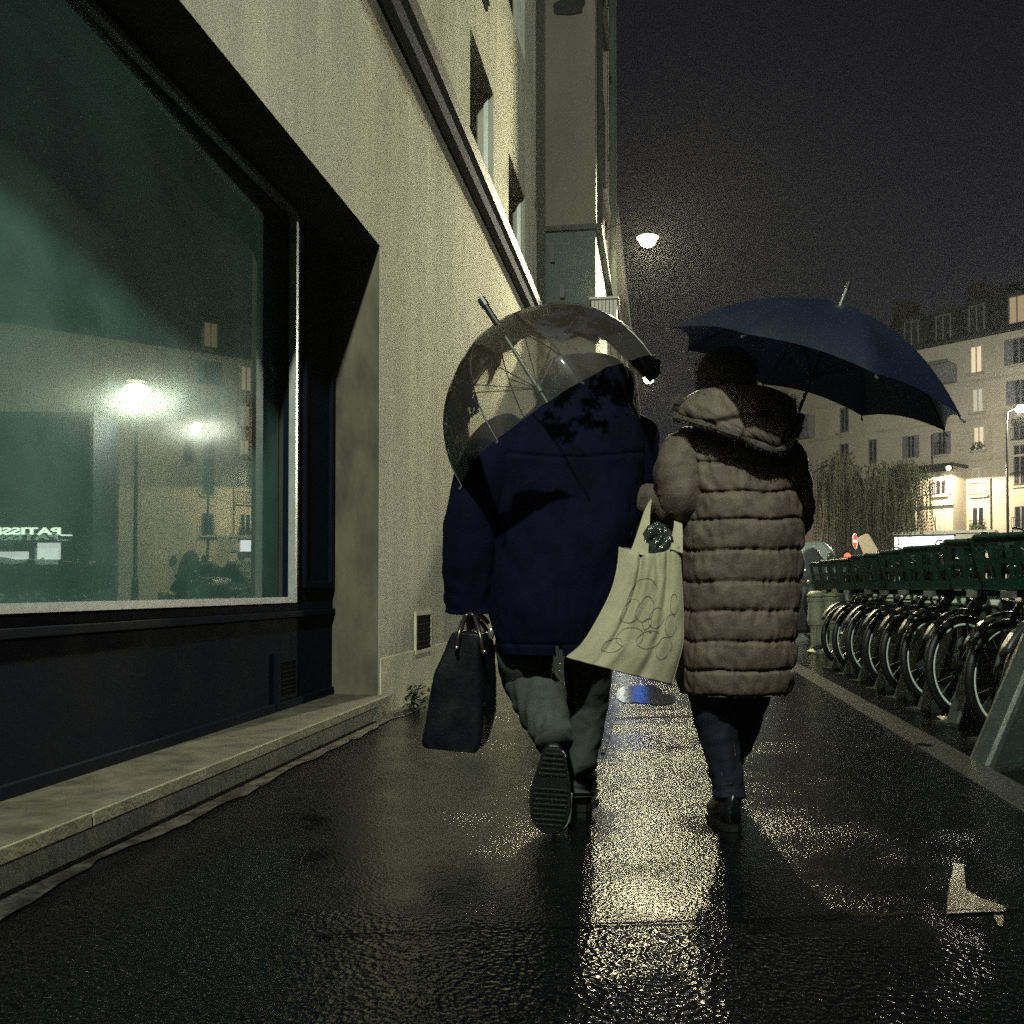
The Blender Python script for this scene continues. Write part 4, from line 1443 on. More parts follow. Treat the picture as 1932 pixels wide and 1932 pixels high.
def make_bike():
    root = empty('share_bicycle', (0, 0, 0))

    def wheel(s, name='wheel'):
        b = MB()
        b.torus((s, 0, 0.33), (0, 1, 0), 0.305, 0.027, 56, 10)
        t = b.build(name, M['rubber'], root, smooth=True)
        b = MB()
        b.torus((s, 0, 0.33), (0, 1, 0), 0.272, 0.012, 56, 6, 1.2)
        b.build('rim', M['rim'], t, smooth=True)
        b = MB()
        for k in range(18):
            a = 2 * math.pi * k / 18
            off = 0.03 * (1 if k % 2 else -1)
            b.tube([(s + 0.02 * math.cos(a + .9), off, 0.33 + 0.02 * math.sin(a + .9)), (s + 0.268 * math.cos(a), 0, 0.33 + 0.268 * math.sin(a))], 0.0022, 4, False)
        b.build('spokes', M['spoke'], t)
        b = MB()
        b.tube([(s, -0.06, 0.33), (s, 0.06, 0.33)], 0.045, 14)
        b.build('hub', M['black_metal'], t)

    wheel(0)
    wheel(1.08)
    b = MB()
    for yy in (-0.075, 0.075):
        b.tube(cat_([(0, yy, 0.33), (0.06, yy, 0.5), (0.14, yy * 0.9, 0.70), (0.17, 0, 0.78)], 10), 0.018, 8)
    b.build('fork', M['bike_grey'], root)
    b = MB()
    b.tube(cat_([(0.16, 0, 0.86), (0.20, 0, 0.66), (0.36, 0, 0.42), (0.58, 0, 0.31), (0.82, 0, 0.34)], 20), [0.035 + 0.02 * math.sin(i / 19 * math.pi) for i in range(20)], 12)
    b.tube([(0.72, 0, 0.33), (0.82, 0, 0.80)], 0.03, 10)
    for yy in (-0.07, 0.07):
        b.tube([(0.72, yy * .6, 0.32), (1.08, yy, 0.33)], 0.014, 6)
        b.tube([(0.80, yy * .5, 0.66), (1.08, yy, 0.33)], 0.012, 6)
    b.build('frame', M['bike_green'], root, smooth=True)
    for s0, a0, a1 in ((1.08, 20, 200), (0.0, 35, 150)):
        b = MB()
        ro = []
        for k in range(21):
            a = R(a0 + (a1 - a0) * k / 20)
            c, s_ = math.cos(a), math.sin(a)
            ro.append([Vector((s0 + 0.368 * c, -0.035, 0.33 + 0.368 * s_)), Vector((s0 + 0.376 * c, 0, 0.33 + 0.376 * s_)), Vector((s0 + 0.368 * c, 0.035, 0.33 + 0.368 * s_)), Vector((s0 + 0.360 * c, 0, 0.33 + 0.360 * s_))])
        b.loft(ro)
        b.build('mudguard', M['black_metal'], root, smooth=True)
    b = MB()
    rings = [[Vector((x, wy * math.cos(a), 0.98 + h * math.sin(a))) for a in [2 * math.pi * k / 14 for k in range(14)]] for x, wy, h in ((0.66, .015, .015), (0.70, .035, .025), (0.80, .06, .03), (0.90, .11, .04), (0.97, .10, .04), (1.0, .04, .02))]
    b.loft(rings)
    b.tube([(0.82, 0, 0.78), (0.85, 0, 0.96)], 0.016, 8)
    b.build('saddle', M['rubber'], root, smooth=True)
    b = MB()
    b.tube(cat_([(0.36, -0.31, 1.08), (0.26, -0.28, 1.12), (0.13, -0.14, 1.13), (0.11, 0, 1.11), (0.13, 0.14, 1.13), (0.26, 0.28, 1.12), (0.36, 0.31, 1.08)], 26), 0.017, 8)
    b.tube([(0.17, 0, 0.78), (0.11, 0, 1.11)], 0.028, 10)
    b.tube(cat_([(0.27, 0.27, 1.12), (0.05, 0.23, 1.16), (-0.08, 0.10, 1.05), (0.05, 0, 0.95)], 14), 0.006, 5)
    b.tube(cat_([(0.27, -0.27, 1.12), (0.06, -0.24, 1.15), (-0.06, -0.12, 1.04), (0.06, 0, 0.95)], 14), 0.006, 5)
    hb = b.build('handlebar', M['black_metal'], root, smooth=True)
    b = MB()
    for yy in (-1, 1): b.tube([(0.36, yy * 0.31, 1.08), (0.46, yy * 0.325, 1.04)], 0.024, 8)
    b.build('grip', M['rubber'], hb)
    # basket: moulded plastic tub with two rows of openings
    b = MB()

    def corner(z):
        k = (z - 0.84) / 0.26
        k = max(0.0, k)
        f = 0.86 + 0.14 * k
        return -0.30 * f - 0.02, 0.10, 0.215 * (0.72 + 0.28 * k ** 0.6)

    def wallbar(za, zb, fr0, fr1, side):
        q_ = []
        for z in (za, zb):
            x0, x1, hy = corner(z)
            for fr in (fr0, fr1):
                if side == 0: q_.append(Vector((x0, -hy + 2 * hy * fr, z)))
                elif side == 1: q_.append(Vector((x0 + (x1 - x0) * fr, -hy, z)))
                elif side == 2: q_.append(Vector((x0 + (x1 - x0) * fr, hy, z)))
                else: q_.append(Vector((x1, -hy + 2 * hy * fr, z)))
        a_, b2, c_, d2 = q_
        nrm = {0: Vector((1, 0, 0)), 1: Vector((0, 1, 0)), 2: Vector((0, -1, 0)), 3: Vector((-1, 0, 0))}[side] * 0.012
        b.add([a_, b2, d2, c_, a_ + nrm, b2 + nrm, d2 + nrm, c_ + nrm], [(0, 1, 2, 3), (7, 6, 5, 4), (0, 4, 5, 1), (1, 5, 6, 2), (2, 6, 7, 3), (3, 7, 4, 0)])

    for side in (0, 1, 2, 3):
        for za, zb in ((0.84, 0.885), (0.966, 0.986), (1.062, 1.092)):
            for i in range(6): wallbar(za, zb, i / 6, (i + 1) / 6, side)
        for za, zb in ((0.885, 0.966), (0.986, 1.062)):
            for f0, f1 in ((0.0, 0.07), (0.31, 0.37), (0.63, 0.69), (0.93, 1.0)): wallbar(za, zb, f0, f1, side)
    x0, x1, hy = corner(0.84)
    b.box(x0, x1, -hy, hy, 0.828, 0.84)
    x0, x1, hy = corner(1.092)
    rimp = [(x0, -hy + .05, 1.095), (x0 + .05, -hy, 1.097), (x1, -hy, 1.10), (x1, hy, 1.10), (x0 + .05, hy, 1.097), (x0, hy - .05, 1.095), (x0, -hy + .05, 1.095)]
    b.tube(rimp, 0.016, 8)
    b.tube([(x0 + 0.06, 0, 0.815), (-0.02, 0, 0.80), (0.14, 0, 0.80)], 0.018, 8)
    bs = b.build('basket', M['bike_green'], root)
    b = MB()
    b.box(-0.30, -0.27, -0.035, 0.035, 0.785, 0.822)
    b.build('front_light', M['chrome'], bs)
    return root


def make_dock():
    root = empty('bike_dock', (0, 0, 0))
    b = MB()
    prof = [(-0.37, 0), (0.06, 0), (0.28, 0.70), (0.26, 0.75), (0.04, 0.77), (-0.04, 0.70)]
    b.prism([(x, -0.055, z) for x, z in prof], (0, 0.11, 0))
    b.build('post', M['dock'], root, bevel=0.022)
    b = MB()
    b.box(-0.42, 0.12, -0.09, 0.09, -0.01, 0.02)
    b.build('base_plate', M['granite'], root)
    b = MB()
    b.prism([(-0.03, -0.045, 0.722), (0.035, -0.045, 0.785), (0.045, -0.045, 0.778), (-0.02, -0.045, 0.715)], (0, 0.09, 0))
    b.build('label_plate', M['dock_plate'], root)
    b = MB()
    b.prism([(0.0, 0.052, 0.50), (0.16, 0.052, 0.52), (0.16, 0.052, 0.64), (0.03, 0.052, 0.62)], (0, 0.07, 0))
    b.build('latch', M['black_metal'], root, bevel=0.008)
    return root


bike0, dock0 = make_bike(), make_dock()
ordw = ['nearest, cut by the right picture edge', 'second nearest in the row', 'third nearest in the row', 'fourth nearest in the row', 'fifth nearest in the row', 'sixth nearest in the row', 'seventh nearest in the row', 'next to last in the row', 'farthest in the row, beside the bollards']
for i in range(9):
    k = i - 1
    o = bike0 if i == 0 else copy_tree(bike0)
    o.location = (1.95 + 0.008 * math.sin(i * 2.3), 5.88 + 0.667 * k + 0.025 * math.sin(i * 4.7), -0.035)
    o.rotation_euler = (R(2.2 * math.sin(i * 1.7)), R(0.8 * math.sin(i * 2.9)), BA + R(2.8 * math.sin(i * 3.1)))
    tag(o, 'share bike with green basket, %s' % ordw[i], 'bicycle', 'share bikes docked in a row')
    o = copy_tree(dock0) if i < 8 else dock0
    dx, dy = 0.0, -0.20
    o.location = (1.95 + math.cos(BA) * dx - math.sin(BA) * dy, 5.88 + 0.667 * k + math.sin(BA) * dx + math.cos(BA) * dy, -0.035)
    o.rotation_euler = (0, 0, BA)
    if i == 0:
        o.location.x -= 0.20
        o.location.y -= 0.06
        o.scale = (1.35, 1.2, 1.0)
    tag(o, ('wide leaning grey end dock at the right picture edge' if i == 0 else 'leaning grey dock of the bike %s' % ordw[i]), 'bike dock', 'docks of the share bikes')

# litter and weed
lc = G(1793, 1359, -0.03)
b = MB()
for i in range(9):
    c = lc + Vector((random.uniform(-.06, .06), random.uniform(-.03, .03), random.uniform(0.002, 0.02)))
    d1 = Vector((random.uniform(-1, 1), random.uniform(-1, 1), random.uniform(-.4, .4))).normalized() * 0.035
    d2 = d1.orthogonal().normalized() * 0.018
    b.add([c - d1, c + d2, c + d1, c - d2], [(0, 1, 2, 3)])
tag(b.build('fallen_leaf', M['leaf'], solid=0.002), 'yellow crumpled leaf lying on the wet road under the bikes', 'leaf')
b = MB()
wc = G(774, 1338)
for i in range(150):
    a = random.uniform(0, 6.28)
    c = wc + Vector((abs(random.gauss(0, .05)), random.gauss(0, .07), random.uniform(0, .16)))
    d1 = Vector((math.cos(a), math.sin(a), random.uniform(-.2, 1))).normalized() * random.uniform(.015, .035)
    d2 = d1.cross(Vector((0.2, 0.4, 1))).normalized() * .010
    b.add([c - d1, c + d2, c + d1, c - d2], [(0, 1, 2, 3)])
for i in range(8):
    b.tube([wc, wc + Vector((random.uniform(0, .08), random.gauss(0, .05), random.uniform(.08, .16)))], .002, 4)
tag(b.build('weed', M['weed']), 'small leafy weed growing at the foot of the cream wall', 'plant')


# ================================================================== PEOPLE
def seam_bulge(z, seams):
    for i in range(len(seams) - 1):
        if seams[i] <= z <= seams[i + 1]:
            s = (z - seams[i]) / (seams[i + 1] - seams[i])
            return max(0.0, 4 * s * (1 - s)) ** 0.42
    return 0.6


def garment(keys, nz, nth, disp, pw=2.4):
    """keys (z, cx, cy, rx, ry) -> rings"""
    rings = []
    for (z, cx, cy, rx, ry) in cat_(keys, nz):
        ring = []
        for k in range(nth):
            a = 2 * math.pi * k / nth
            c, s = math.cos(a), math.sin(a)
            rr = (abs(c) ** pw + abs(s) ** pw) ** (-1 / pw)
            dd = disp(a, z)
            ring.append(Vector((cx + (rx + dd) * c * rr, cy + (ry + dd) * s * rr, z)))
        rings.append(ring)
    return rings


def limb(keys, ns, nth, disp, flat=1.0):
    """keys (x, y, z, r) -> rings along a path"""
    S = cat_(keys, ns)
    pts = [Vector(k[:3]) for k in S]
    t = (pts[1] - pts[0]).normalized()
    a = Vector((0, 1, 0))
    if abs(a.dot(t)) > 0.9: a = Vector((1, 0, 0))
    rings = []
    for i in range(ns):
        t = (pts[min(i + 1, ns - 1)] - pts[max(i - 1, 0)]).normalized()
        a = (a - t * a.dot(t)).normalized()
        b_ = t.cross(a)
        rings.append([pts[i] + (a * math.cos(q) + b_ * math.sin(q)) * (S[i][3] + disp(q, i / (ns - 1))) for q in [2 * math.pi * k / nth for k in range(nth)]])
    return rings


def skin_body(parent, X, verts, edges, name='body'):
    """verts: dict name -> (x,y,z,r); one continuous skinned figure"""
    names = list(verts)
    me = bpy.data.meshes.new(name)
    Mx = wm(parent).inverted() @ X
    me.from_pydata([Mx @ Vector(verts[n][:3]) for n in names], [(names.index(a), names.index(b)) for a, b in edges], [])
    o = bpy.data.objects.new(name, me)
    col.objects.link(o)
    o.parent = parent
    md = o.modifiers.new('skin', 'SKIN')
    md.use_smooth_shade = True
    sv = me.skin_vertices[0].data if me.skin_vertices else None
    if sv is None:
        me.attributes
    for i, n in enumerate(names):
        r_ = verts[n][3]
        me.skin_vertices[0].data[i].radius = (r_, r_)
        me.skin_vertices[0].data[i].use_root = (n == 'pelvis')
    sb = o.modifiers.new('sub', 'SUBSURF')
    sb.levels = 1
    sb.render_levels = 1
    me.materials.append(M['skin'])
    return o


def hand(verts, edges, wrist, pre, d, palm_n, curl, s=1.0):
    """five separate curled fingers from the wrist: d = direction of the hand, palm_n = palm normal, curl bends fingers towards palm_n"""
    d = Vector(d).normalized()
    n = (Vector(palm_n) - d * Vector(palm_n).dot(d)).normalized()
    side = d.cross(n)
    w0 = Vector(verts[wrist][:3])
    verts[pre + 'palm'] = (*(w0 + d * 0.05 * s), 0.022)
    edges.append((wrist, pre + 'palm'))
    for i, (off, ln) in enumerate(((-0.030, 0.070), (-0.010, 0.080), (0.011, 0.074), (0.030, 0.058))):
        base = w0 + d * 0.088 * s + side * off * s
        prev = pre + 'palm'
        p_ = base
        ang = 0.25
        nm = pre + 'k%d' % i
        verts[nm] = (*p_, 0.0105)
        edges.append((prev, nm))
        prev = nm
        for j, fr in enumerate((0.45, 0.32, 0.23)):
            ang += curl
            p_ = p_ + (d * math.cos(ang) + n * math.sin(ang)) * ln * fr * s
            nm = pre + 'f%d%d' % (i, j)
            verts[nm] = (*p_, 0.0092 - 0.0008 * j)
            edges.append((prev, nm))
            prev = nm
    b0 = w0 + d * 0.03 * s + side * -0.03 * s + n * 0.008
    verts[pre + 't0'] = (*b0, 0.013)
    verts[pre + 't1'] = (*(b0 + (d * 0.6 - side * 0.5 + n * 0.5).normalized() * 0.035), 0.011)
    verts[pre + 't2'] = (*(b0 + (d * 0.6 - side * 0.5 + n * 0.5).normalized() * 0.035 + (d * 0.7 + n * 0.7).normalized() * 0.028), 0.0095)
    edges += [(wrist, pre + 't0'), (pre + 't0', pre + 't1'), (pre + 't1', pre + 't2')]


def person_body(parent, X, J):
    v, ed = {}, []
    for k, q in J.items(): v[k] = q
    ed += [('pelvis', 'waist'), ('waist', 'chest'), ('chest', 'neck'), ('neck', 'jaw'), ('jaw', 'head'), ('head', 'crown')]
    h = Vector(J['head'][:3])
    v['nose'] = (h.x, h.y + 0.105, h.z - 0.02, 0.014)
    v['chin'] = (h.x, h.y + 0.075, h.z - 0.095, 0.022)
    v['ear_a'] = (h.x + 0.085, h.y, h.z - 0.01, 0.014)
    v['ear_b'] = (h.x - 0.085, h.y, h.z - 0.01, 0.014)
    ed += [('head', 'nose'), ('jaw', 'chin'), ('head', 'ear_a'), ('head', 'ear_b')]
    for s in 'lr':
        ed += [('chest', s + 'sh'), (s + 'sh', s + 'el'), (s + 'el', s + 'wr'), ('pelvis', s + 'hip'), (s + 'hip', s + 'kn'), (s + 'kn', s + 'an'), (s + 'an', s + 'toe')]
    return v, ed


def fur(b, curve, n, ln, spread, rnd, out=None, wd=0.0035):
    for i in range(n):
        k = rnd.random() * (len(curve) - 1)
        j = int(k)
        c = curve[j].lerp(curve[j + 1], k - j) + Vector((rnd.gauss(0, spread), rnd.gauss(0, spread), rnd.gauss(0, spread)))
        d_ = Vector((rnd.gauss(0, 1), rnd.gauss(0, 1), rnd.gauss(0, 1)))
        if out is not None: d_ += (c - out).normalized() * 1.6
        d_ = d_.normalized() * ln * rnd.uniform(.6, 1.2)
        s_ = d_.orthogonal().normalized() * wd
        b.add([c - s_, c + s_, c + d_], [(0, 1, 2)])


def shoe_mesh(L=0.28, W=0.105, H=0.095, ankle=0.06):
    """shoe along +y from heel (0) to toe (L), sole at z 0 -> upper rings, sole outline"""
    def half(t):
        return W * 0.5 * (0.70 + 0.22 * math.sin(min(1, t * 1.15) * math.pi * 0.9 - 0.25) + 0.10 * math.sin(t * math.pi * 2 - 2.4)) * (1 - max(0, (t - 0.82) / 0.18) ** 2.2 * 0.75) * (1 - max(0, (0.10 - t) / 0.10) ** 2 * 0.55)
    up = MB()
    rings = []
    n = 22
    for i in range(n + 1):
        t = i / n
        hh = H if t < 0.25 else H - (H - 0.035) * ((t - 0.25) / 0.75) ** 0.8
        w_ = half(t)
        rings.append([Vector((w_ * math.cos(a), t * L, 0.022 + max(0, math.sin(a)) ** 0.8 * hh)) for a in [math.pi * 2 * k / 18 for k in range(18)]])
    up.loft(rings)
    so = MB()
    ol, orr = [], []
    for i in range(n + 1):
        t = i / n
        ol.append(Vector((-half(t) * 1.08, t * L * 1.01 - 0.003, 0)))
        orr.append(Vector((half(t) * 1.08, t * L * 1.01 - 0.003, 0)))
    so.prism(ol + orr[::-1], (0, 0, 0.024))
    for i in range(15):
        t = 0.05 + i * 0.06
        if 0.30 < t < 0.42: continue
        h_ = half(t) * 0.92
        so.box(-h_, h_, t * L - 0.004, t * L + 0.004, -0.004, -0.0005)
    return up, so


# ------------------------------------------------------------------ the woman in the quilted coat
WD = 3.25
wpos = P(1395, 1110, WD)
WR = R(6)
woman = empty('person', (wpos.x, wpos.y, 0), WR, 'person in long brown quilted coat and dark knit hat under the navy umbrella', 'person')
WMx = Matrix.LocRotScale(Vector((wpos.x, wpos.y, 0)), Matrix.Rotation(WR, 3, 'Z').to_quaternion(), None)
S = 1 / 554.0


def wx(px): return (px - 1395) * S


def wz(py): return 0.8 + (1110 - py) * S


J = {'pelvis': (0, 0.02, 0.86, .10), 'waist': (0, 0.02, 1.0, .10), 'chest': (0, 0.02, 1.2, .10), 'neck': (-.02, 0.03, 1.36, .045), 'jaw': (-.03, .05, 1.43, .055), 'head': (-.034, .06, 1.50, .075), 'crown': (-.034, .05, 1.56, .06),
     'lsh': (-.15, .02, 1.27, .05), 'lel': (-.20, -.01, 1.03, .04), 'lwr': (-.30, .17, 1.06, .028), 'rsh': (.16, .02, 1.27, .05), 'rel': (.19, .03, 1.02, .04), 'rwr': (.165, .26, 1.16, .026),
     'lhip': (-.08, .01, .80, .075), 'lkn': (-.075, .0, .45, .05), 'lan': (-.045, -.05, .10, .035), 'ltoe': (-.045, .08, .05, .03),
     'rhip': (.06, .02, .80, .075), 'rkn': (.05, .14, .46, .05), 'ran': (.02, .42, .10, .035), 'rtoe': (.02, .56, .05, .03)}
v, ed = person_body(woman, WMx, J)
hand(v, ed, 'lwr', 'lh', (-.6, .5, .1), (0, -.2, -1), 0.5)
hand(v, ed, 'rwr', 'rh', (-.1, .5, .7), (-1, 0, 0), 0.7)
skin_body(woman, WMx, v, ed)
seams = [0.446, 0.53, 0.627, 0.728, 0.825, 0.93, 1.03, 1.12, 1.22, 1.33, 1.45]


def puff(a, z):
    zz = z + 0.013 * N3(a * 1.7, 5, z * 1.5) + 0.003 * N3(a * 7, 2, z * 3)
    bl_ = seam_bulge(zz, seams)
    near = 1 - bl_
    d_ = 0.0095 * (bl_ - 0.75)
    d_ -= 0.0055 * max(math.exp(-((zz - q_) / 0.006) ** 2) for q_ in seams)
    d_ += 0.007 * N3(a * 3.2, z * 9, 1.5) * bl_ + 0.007 * max(0.0, N3(a * 2.4 + z * 9, z * 5 - a * 2, 8))
    d_ += near * 0.012 * N3(a * 18, z * 5, 9) + 0.005 * N3(a * 13, z * 12, 2) * (0.35 + near) + 0.0055 * N3(a * 8 + z * 10, z * 22, 4) * bl_
    return d_


keys = [(0.446, -.018, 0, .182, .150), (0.53, -.014, 0, .192, .160), (0.65, -.008, 0, .196, .165), (0.8, 0, 0, .200, .165), (0.95, .006, 0, .202, .165), (1.05, .008, 0, .198, .16), (1.15, .006, .005, .197, .15),
        (1.24, .0, .01, .195, .135), (1.31, -.005, .015, .165, .115), (1.37, -.01, .02, .11, .09), (1.42, -.02, .03, .085, .08)]
b = MB()
rings = garment(keys, 260, 220, puff)
# jagged, soft hem: lift the first ring irregularly
for p_ in rings[0]: p_.z += 0.008 * N3(p_.x * 22, p_.y * 22, 3)
b.loft(rings, True, False)
coat = b.build('coat', M['puffer'], woman, xf=WMx, smooth=True)


def sleeve_puff(step, amp=0.008):
    def f(q, s):
        u = (s * step) % 1.0
        bl_ = (4 * u * (1 - u)) ** 0.45
        return amp * (bl_ - 0.7) + 0.006 * N3(q * 2, s * 9, step) + (1 - bl_) * 0.010 * N3(q * 9, s * 14, 3) + 0.004 * N3(q * 7, s * 26, 6)
    return f


b = MB()
b.loft(limb([(wx(1330), .02, wz(835), .055), (wx(1303), .01, wz(848), .082), (wx(1285), -.01, wz(890), .090), (wx(1288), -.03, wz(940), .084), (wx(1275), .02, wz(955), .080), (wx(1245), .10, wz(945), .070), (wx(1222), .17, wz(935), .058)], 70, 40, sleeve_puff(7)))
b.build('sleeve', M['puffer'], woman, xf=WMx, smooth=True)
b = MB()
b.loft(limb([(wx(1460), .02, wz(838), .050), (wx(1478), .02, wz(858), .076), (wx(1490), .02, wz(910), .078), (wx(1498), .03, wz(960), .072), (wx(1498), .06, wz(982), .068), (wx(1490), .16, wz(950), .060), (wx(1486), .25, wz(920), .050)], 70, 40, sleeve_puff(7)))
b.build('sleeve', M['puffer'], woman, xf=WMx, smooth=True)
# hood lying on the shoulders
b = MB()
hk = [(wz(866), wx(1438), -.165, .012, .02), (wz(856), wx(1430), -.17, .050, .045), (wz(838), wx(1412), -.155, .105, .075), (wz(815), wx(1396), -.115, .160, .105), (wz(790), wx(1388), -.070, .190, .135),
      (wz(768), wx(1386), -.04, .190, .140), (wz(750), wx(1386), -.03, .165, .125), (wz(738), wx(1386), -.02, .125, .10)]
rings = garment(hk, 90, 140, lambda a, z: 0.013 * N3(a * 2.2, z * 11, 3) + 0.007 * N3(a * 5, z * 26, 8) - 0.010 * math.exp(-((z - wz(806) - .02 * math.cos(a)) / 0.009) ** 2) + 0.004 * N3(a * 14, z * 30, 5), 2.1)
b.loft(rings)
hood = b.build('hood', M['puffer'], woman, xf=WMx, smooth=True)
# fur trim round the hood opening and down to its point
b = MB()
rf = random.Random(3)
cur = []
for k in range(41):
    a = 2 * math.pi * k / 40
    cur.append(Vector((wx(1385) + .188 * math.cos(a), -.01 + .130 * math.sin(a), wz(762) + 0.030 * math.sin(a) + 0.010 * math.sin(a * 2))))
b.tube(cur, 0.017, 8)
cur2 = [Vector(c) for c in cat_([(wx(1272), -.06, wz(790)), (wx(1310), -.15, wz(812)), (wx(1370), -.205, wz(838)), (wx(1436), -.205, wz(866)), (wx(1478), -.16, wz(835)), (wx(1498), -.09, wz(795))], 40)]
b.tube(cur2, [0.013 + 0.004 * math.sin(i) for i in range(40)], 8)
fur(b, cur, 6000, .012, .012, rf, Vector((wx(1385), 0, wz(760))), .0022)
fur(b, cur2, 900, .014, .006, rf, Vector((wx(1390), 0, wz(800))), .0025)
b.build('fur_trim', M['puffer_fur'], hood, xf=WMx)
# knit hat
b = MB()
rings = garment([(wz(748), wx(1376), .045, .092, .098), (wz(735), wx(1376), .045, .101, .108), (wz(705), wx(1377), .04, .103, .112), (wz(680), wx(1377), .04, .095, .105), (wz(662), wx(1377), .04, .073, .085), (wz(652), wx(1376), .04, .04, .05), (wz(650), wx(1376), .04, .008, .01)],
                44, 64, lambda a, z: 0.004 * N3(a * 4, z * 20, 3) + 0.0016 * math.sin(a * 32), 2.0)
b.loft(rings)
hat = b.build('knit_hat', M['beanie'], woman, xf=WMx, smooth=True)
b = MB()
cur = [Vector((wx(1376) + .10 * math.cos(a), .045 + .108 * math.sin(a), z)) for z in (wz(735), wz(715), wz(695), wz(675)) for a in [2 * math.pi * k / 24 for k in range(25)]]
fur(b, cur, 3000, .007, .005, rf, Vector((wx(1376), .045, wz(705))), .0014)
b.build('wool_fuzz', M['beanie'], hat, xf=WMx)


def cloth_fold(seed, amp, fr=5, along=12):
    def f(q, s):
        return amp * N3(q * 1.5 + seed, s * along + math.sin(q) * 1.2, seed) + amp * 0.5 * N3(math.cos(q) * 3, s * along * 2.2, seed + 3)
    return f


b = MB()
b.loft(limb([(wx(1342), .0, wz(1250), .086), (wx(1343), .0, wz(1310), .080), (wx(1356), -.01, wz(1400), .062), (wx(1369), -.03, wz(1470), .053), (wx(1371), -.045, wz(1500), .055)], 60, 36, cloth_fold(1, .008)))
b.loft(limb([(wx(1418), .03, wz(1250), .080), (wx(1418), .06, wz(1310), .072), (wx(1414), .16, wz(1390), .058), (wx(1411), .34, wz(1455), .052), (wx(1410), .41, wz(1500), .052)], 60, 36, cloth_fold(2, .008)))
b.build('trousers', M['navy_trouser'], woman, xf=WMx, smooth=True)
for (sx, sy, rz_, lift) in ((wx(1371), -.11, R(4), R(0)), (wx(1411), .34, R(-4), R(0))):
    up, so = shoe_mesh(0.255, 0.10, 0.10)
    XX = WMx @ Matrix.LocRotScale(Vector((sx, sy, 0.002)), (Matrix.Rotation(rz_, 3, 'Z') @ Matrix.Rotation(-lift, 3, 'X')).to_quaternion(), None)
    s_ = up.build('shoe', M['shoe'], woman, xf=XX, smooth=True)
    so.build('sole', M['rubber'], s_, xf=XX)

# ------------------------------------------------------------------ the hooded man
MD = 3.38
S2 = MD / FPX
mpos = P(1060, 1110, MD)
MR = R(8)
man = empty('person', (mpos.x, mpos.y, 0), MR, 'person in bulky navy hooded coat and grey trousers under the clear umbrella', 'person')
MMx = Matrix.LocRotScale(Vector((mpos.x, mpos.y, 0)), Matrix.Rotation(MR, 3, 'Z').to_quaternion(), None)


def mx(px): return (px - 1060) * S2


def mz(py): return 0.8 + (1110 - py) * S2


J = {'pelvis': (0, 0.04, 0.82, .12), 'waist': (0.02, 0.06, 1.0, .12), 'chest': (0.04, 0.09, 1.22, .11), 'neck': (.07, 0.12, 1.40, .05), 'jaw': (.085, .15, 1.45, .06), 'head': (.09, .16, 1.52, .08), 'crown': (.09, .15, 1.58, .06),
     'lsh': (-.16, .08, 1.30, .06), 'lel': (mx(892), .0, mz(965), .045), 'lwr': (mx(889), .03, mz(1140), .030), 'rsh': (.24, .10, 1.30, .06), 'rel': (.31, .14, 1.12, .045), 'rwr': (.16, .38, 1.16, .03),
     'lhip': (-.12, .04, .76, .05), 'lkn': (mx(1014), .05, .45, .035), 'lan': (mx(1038), -.22, .315, .024), 'ltoe': (mx(1040), -.25, .295, .02),
     'rhip': (.09, .05, .76, .06), 'rkn': (mx(1105), .11, .43, .04), 'ran': (mx(1098), .12, .10, .038), 'rtoe': (mx(1100), .26, .05, .03)}
v, ed = person_body(man, MMx, J)
hand(v, ed, 'lwr', 'lh', (0.02, .05, -1), (0.9, -.3, 0), 0.62, 1.08)
hand(v, ed, 'rwr', 'rh', (-.5, .5, .3), (0, -.5, 1), 0.7)
skin_body(man, MMx, v, ed)


def mfold(a, z):
    da = abs(((a + math.pi / 2 + math.pi) % (2 * math.pi)) - math.pi)
    g_ = -0.006 * math.exp(-(da / 0.022) ** 2) * (z < 1.42) - 0.006 * math.exp(-((z - 1.27 - .02 * math.cos(a * 2)) / 0.007) ** 2) - 0.005 * math.exp(-((z - mz(1212)) / 0.006) ** 2)
    g_ += 0.014 * (abs(N3(a * 1.3 + z * 1.8, z * 3.2 - a * .7, 11)) - 0.22)
    return g_ + 0.012 * N3(a * 1.6, z * 4.5, 2) + 0.007 * N3(a * 4.2 + z * 3, z * 9, 6) + 0.003 * N3(a * 9, z * 17, 1)


keys = [(mz(1232), mx(1047), .03, .190, .165), (mz(1200), mx(1046), .03, .205, .175), (mz(1138), mx(1048), .03, .225, .185), (mz(1060), mx(1058), .04, .250, .19), (mz(985), mx(1064), .05, .268, .192), (mz(900), mx(1070), .065, .275, .185),
        (mz(850), mx(1078), .075, .272, .178), (mz(808), mx(1092), .09, .245, .165), (mz(775), mx(1102), .105, .205, .155), (mz(750), mx(1108), .12, .180, .155), (mz(715), mx(1110), .135, .178, .160), (mz(690), mx(1110), .14, .168, .155),
        (mz(670), mx(1108), .14, .135, .135), (mz(659), mx(1106), .14, .085, .09), (mz(655), mx(1105), .14, .02, .02)]
rings = garment(keys, 230, 190, mfold, 2.3)
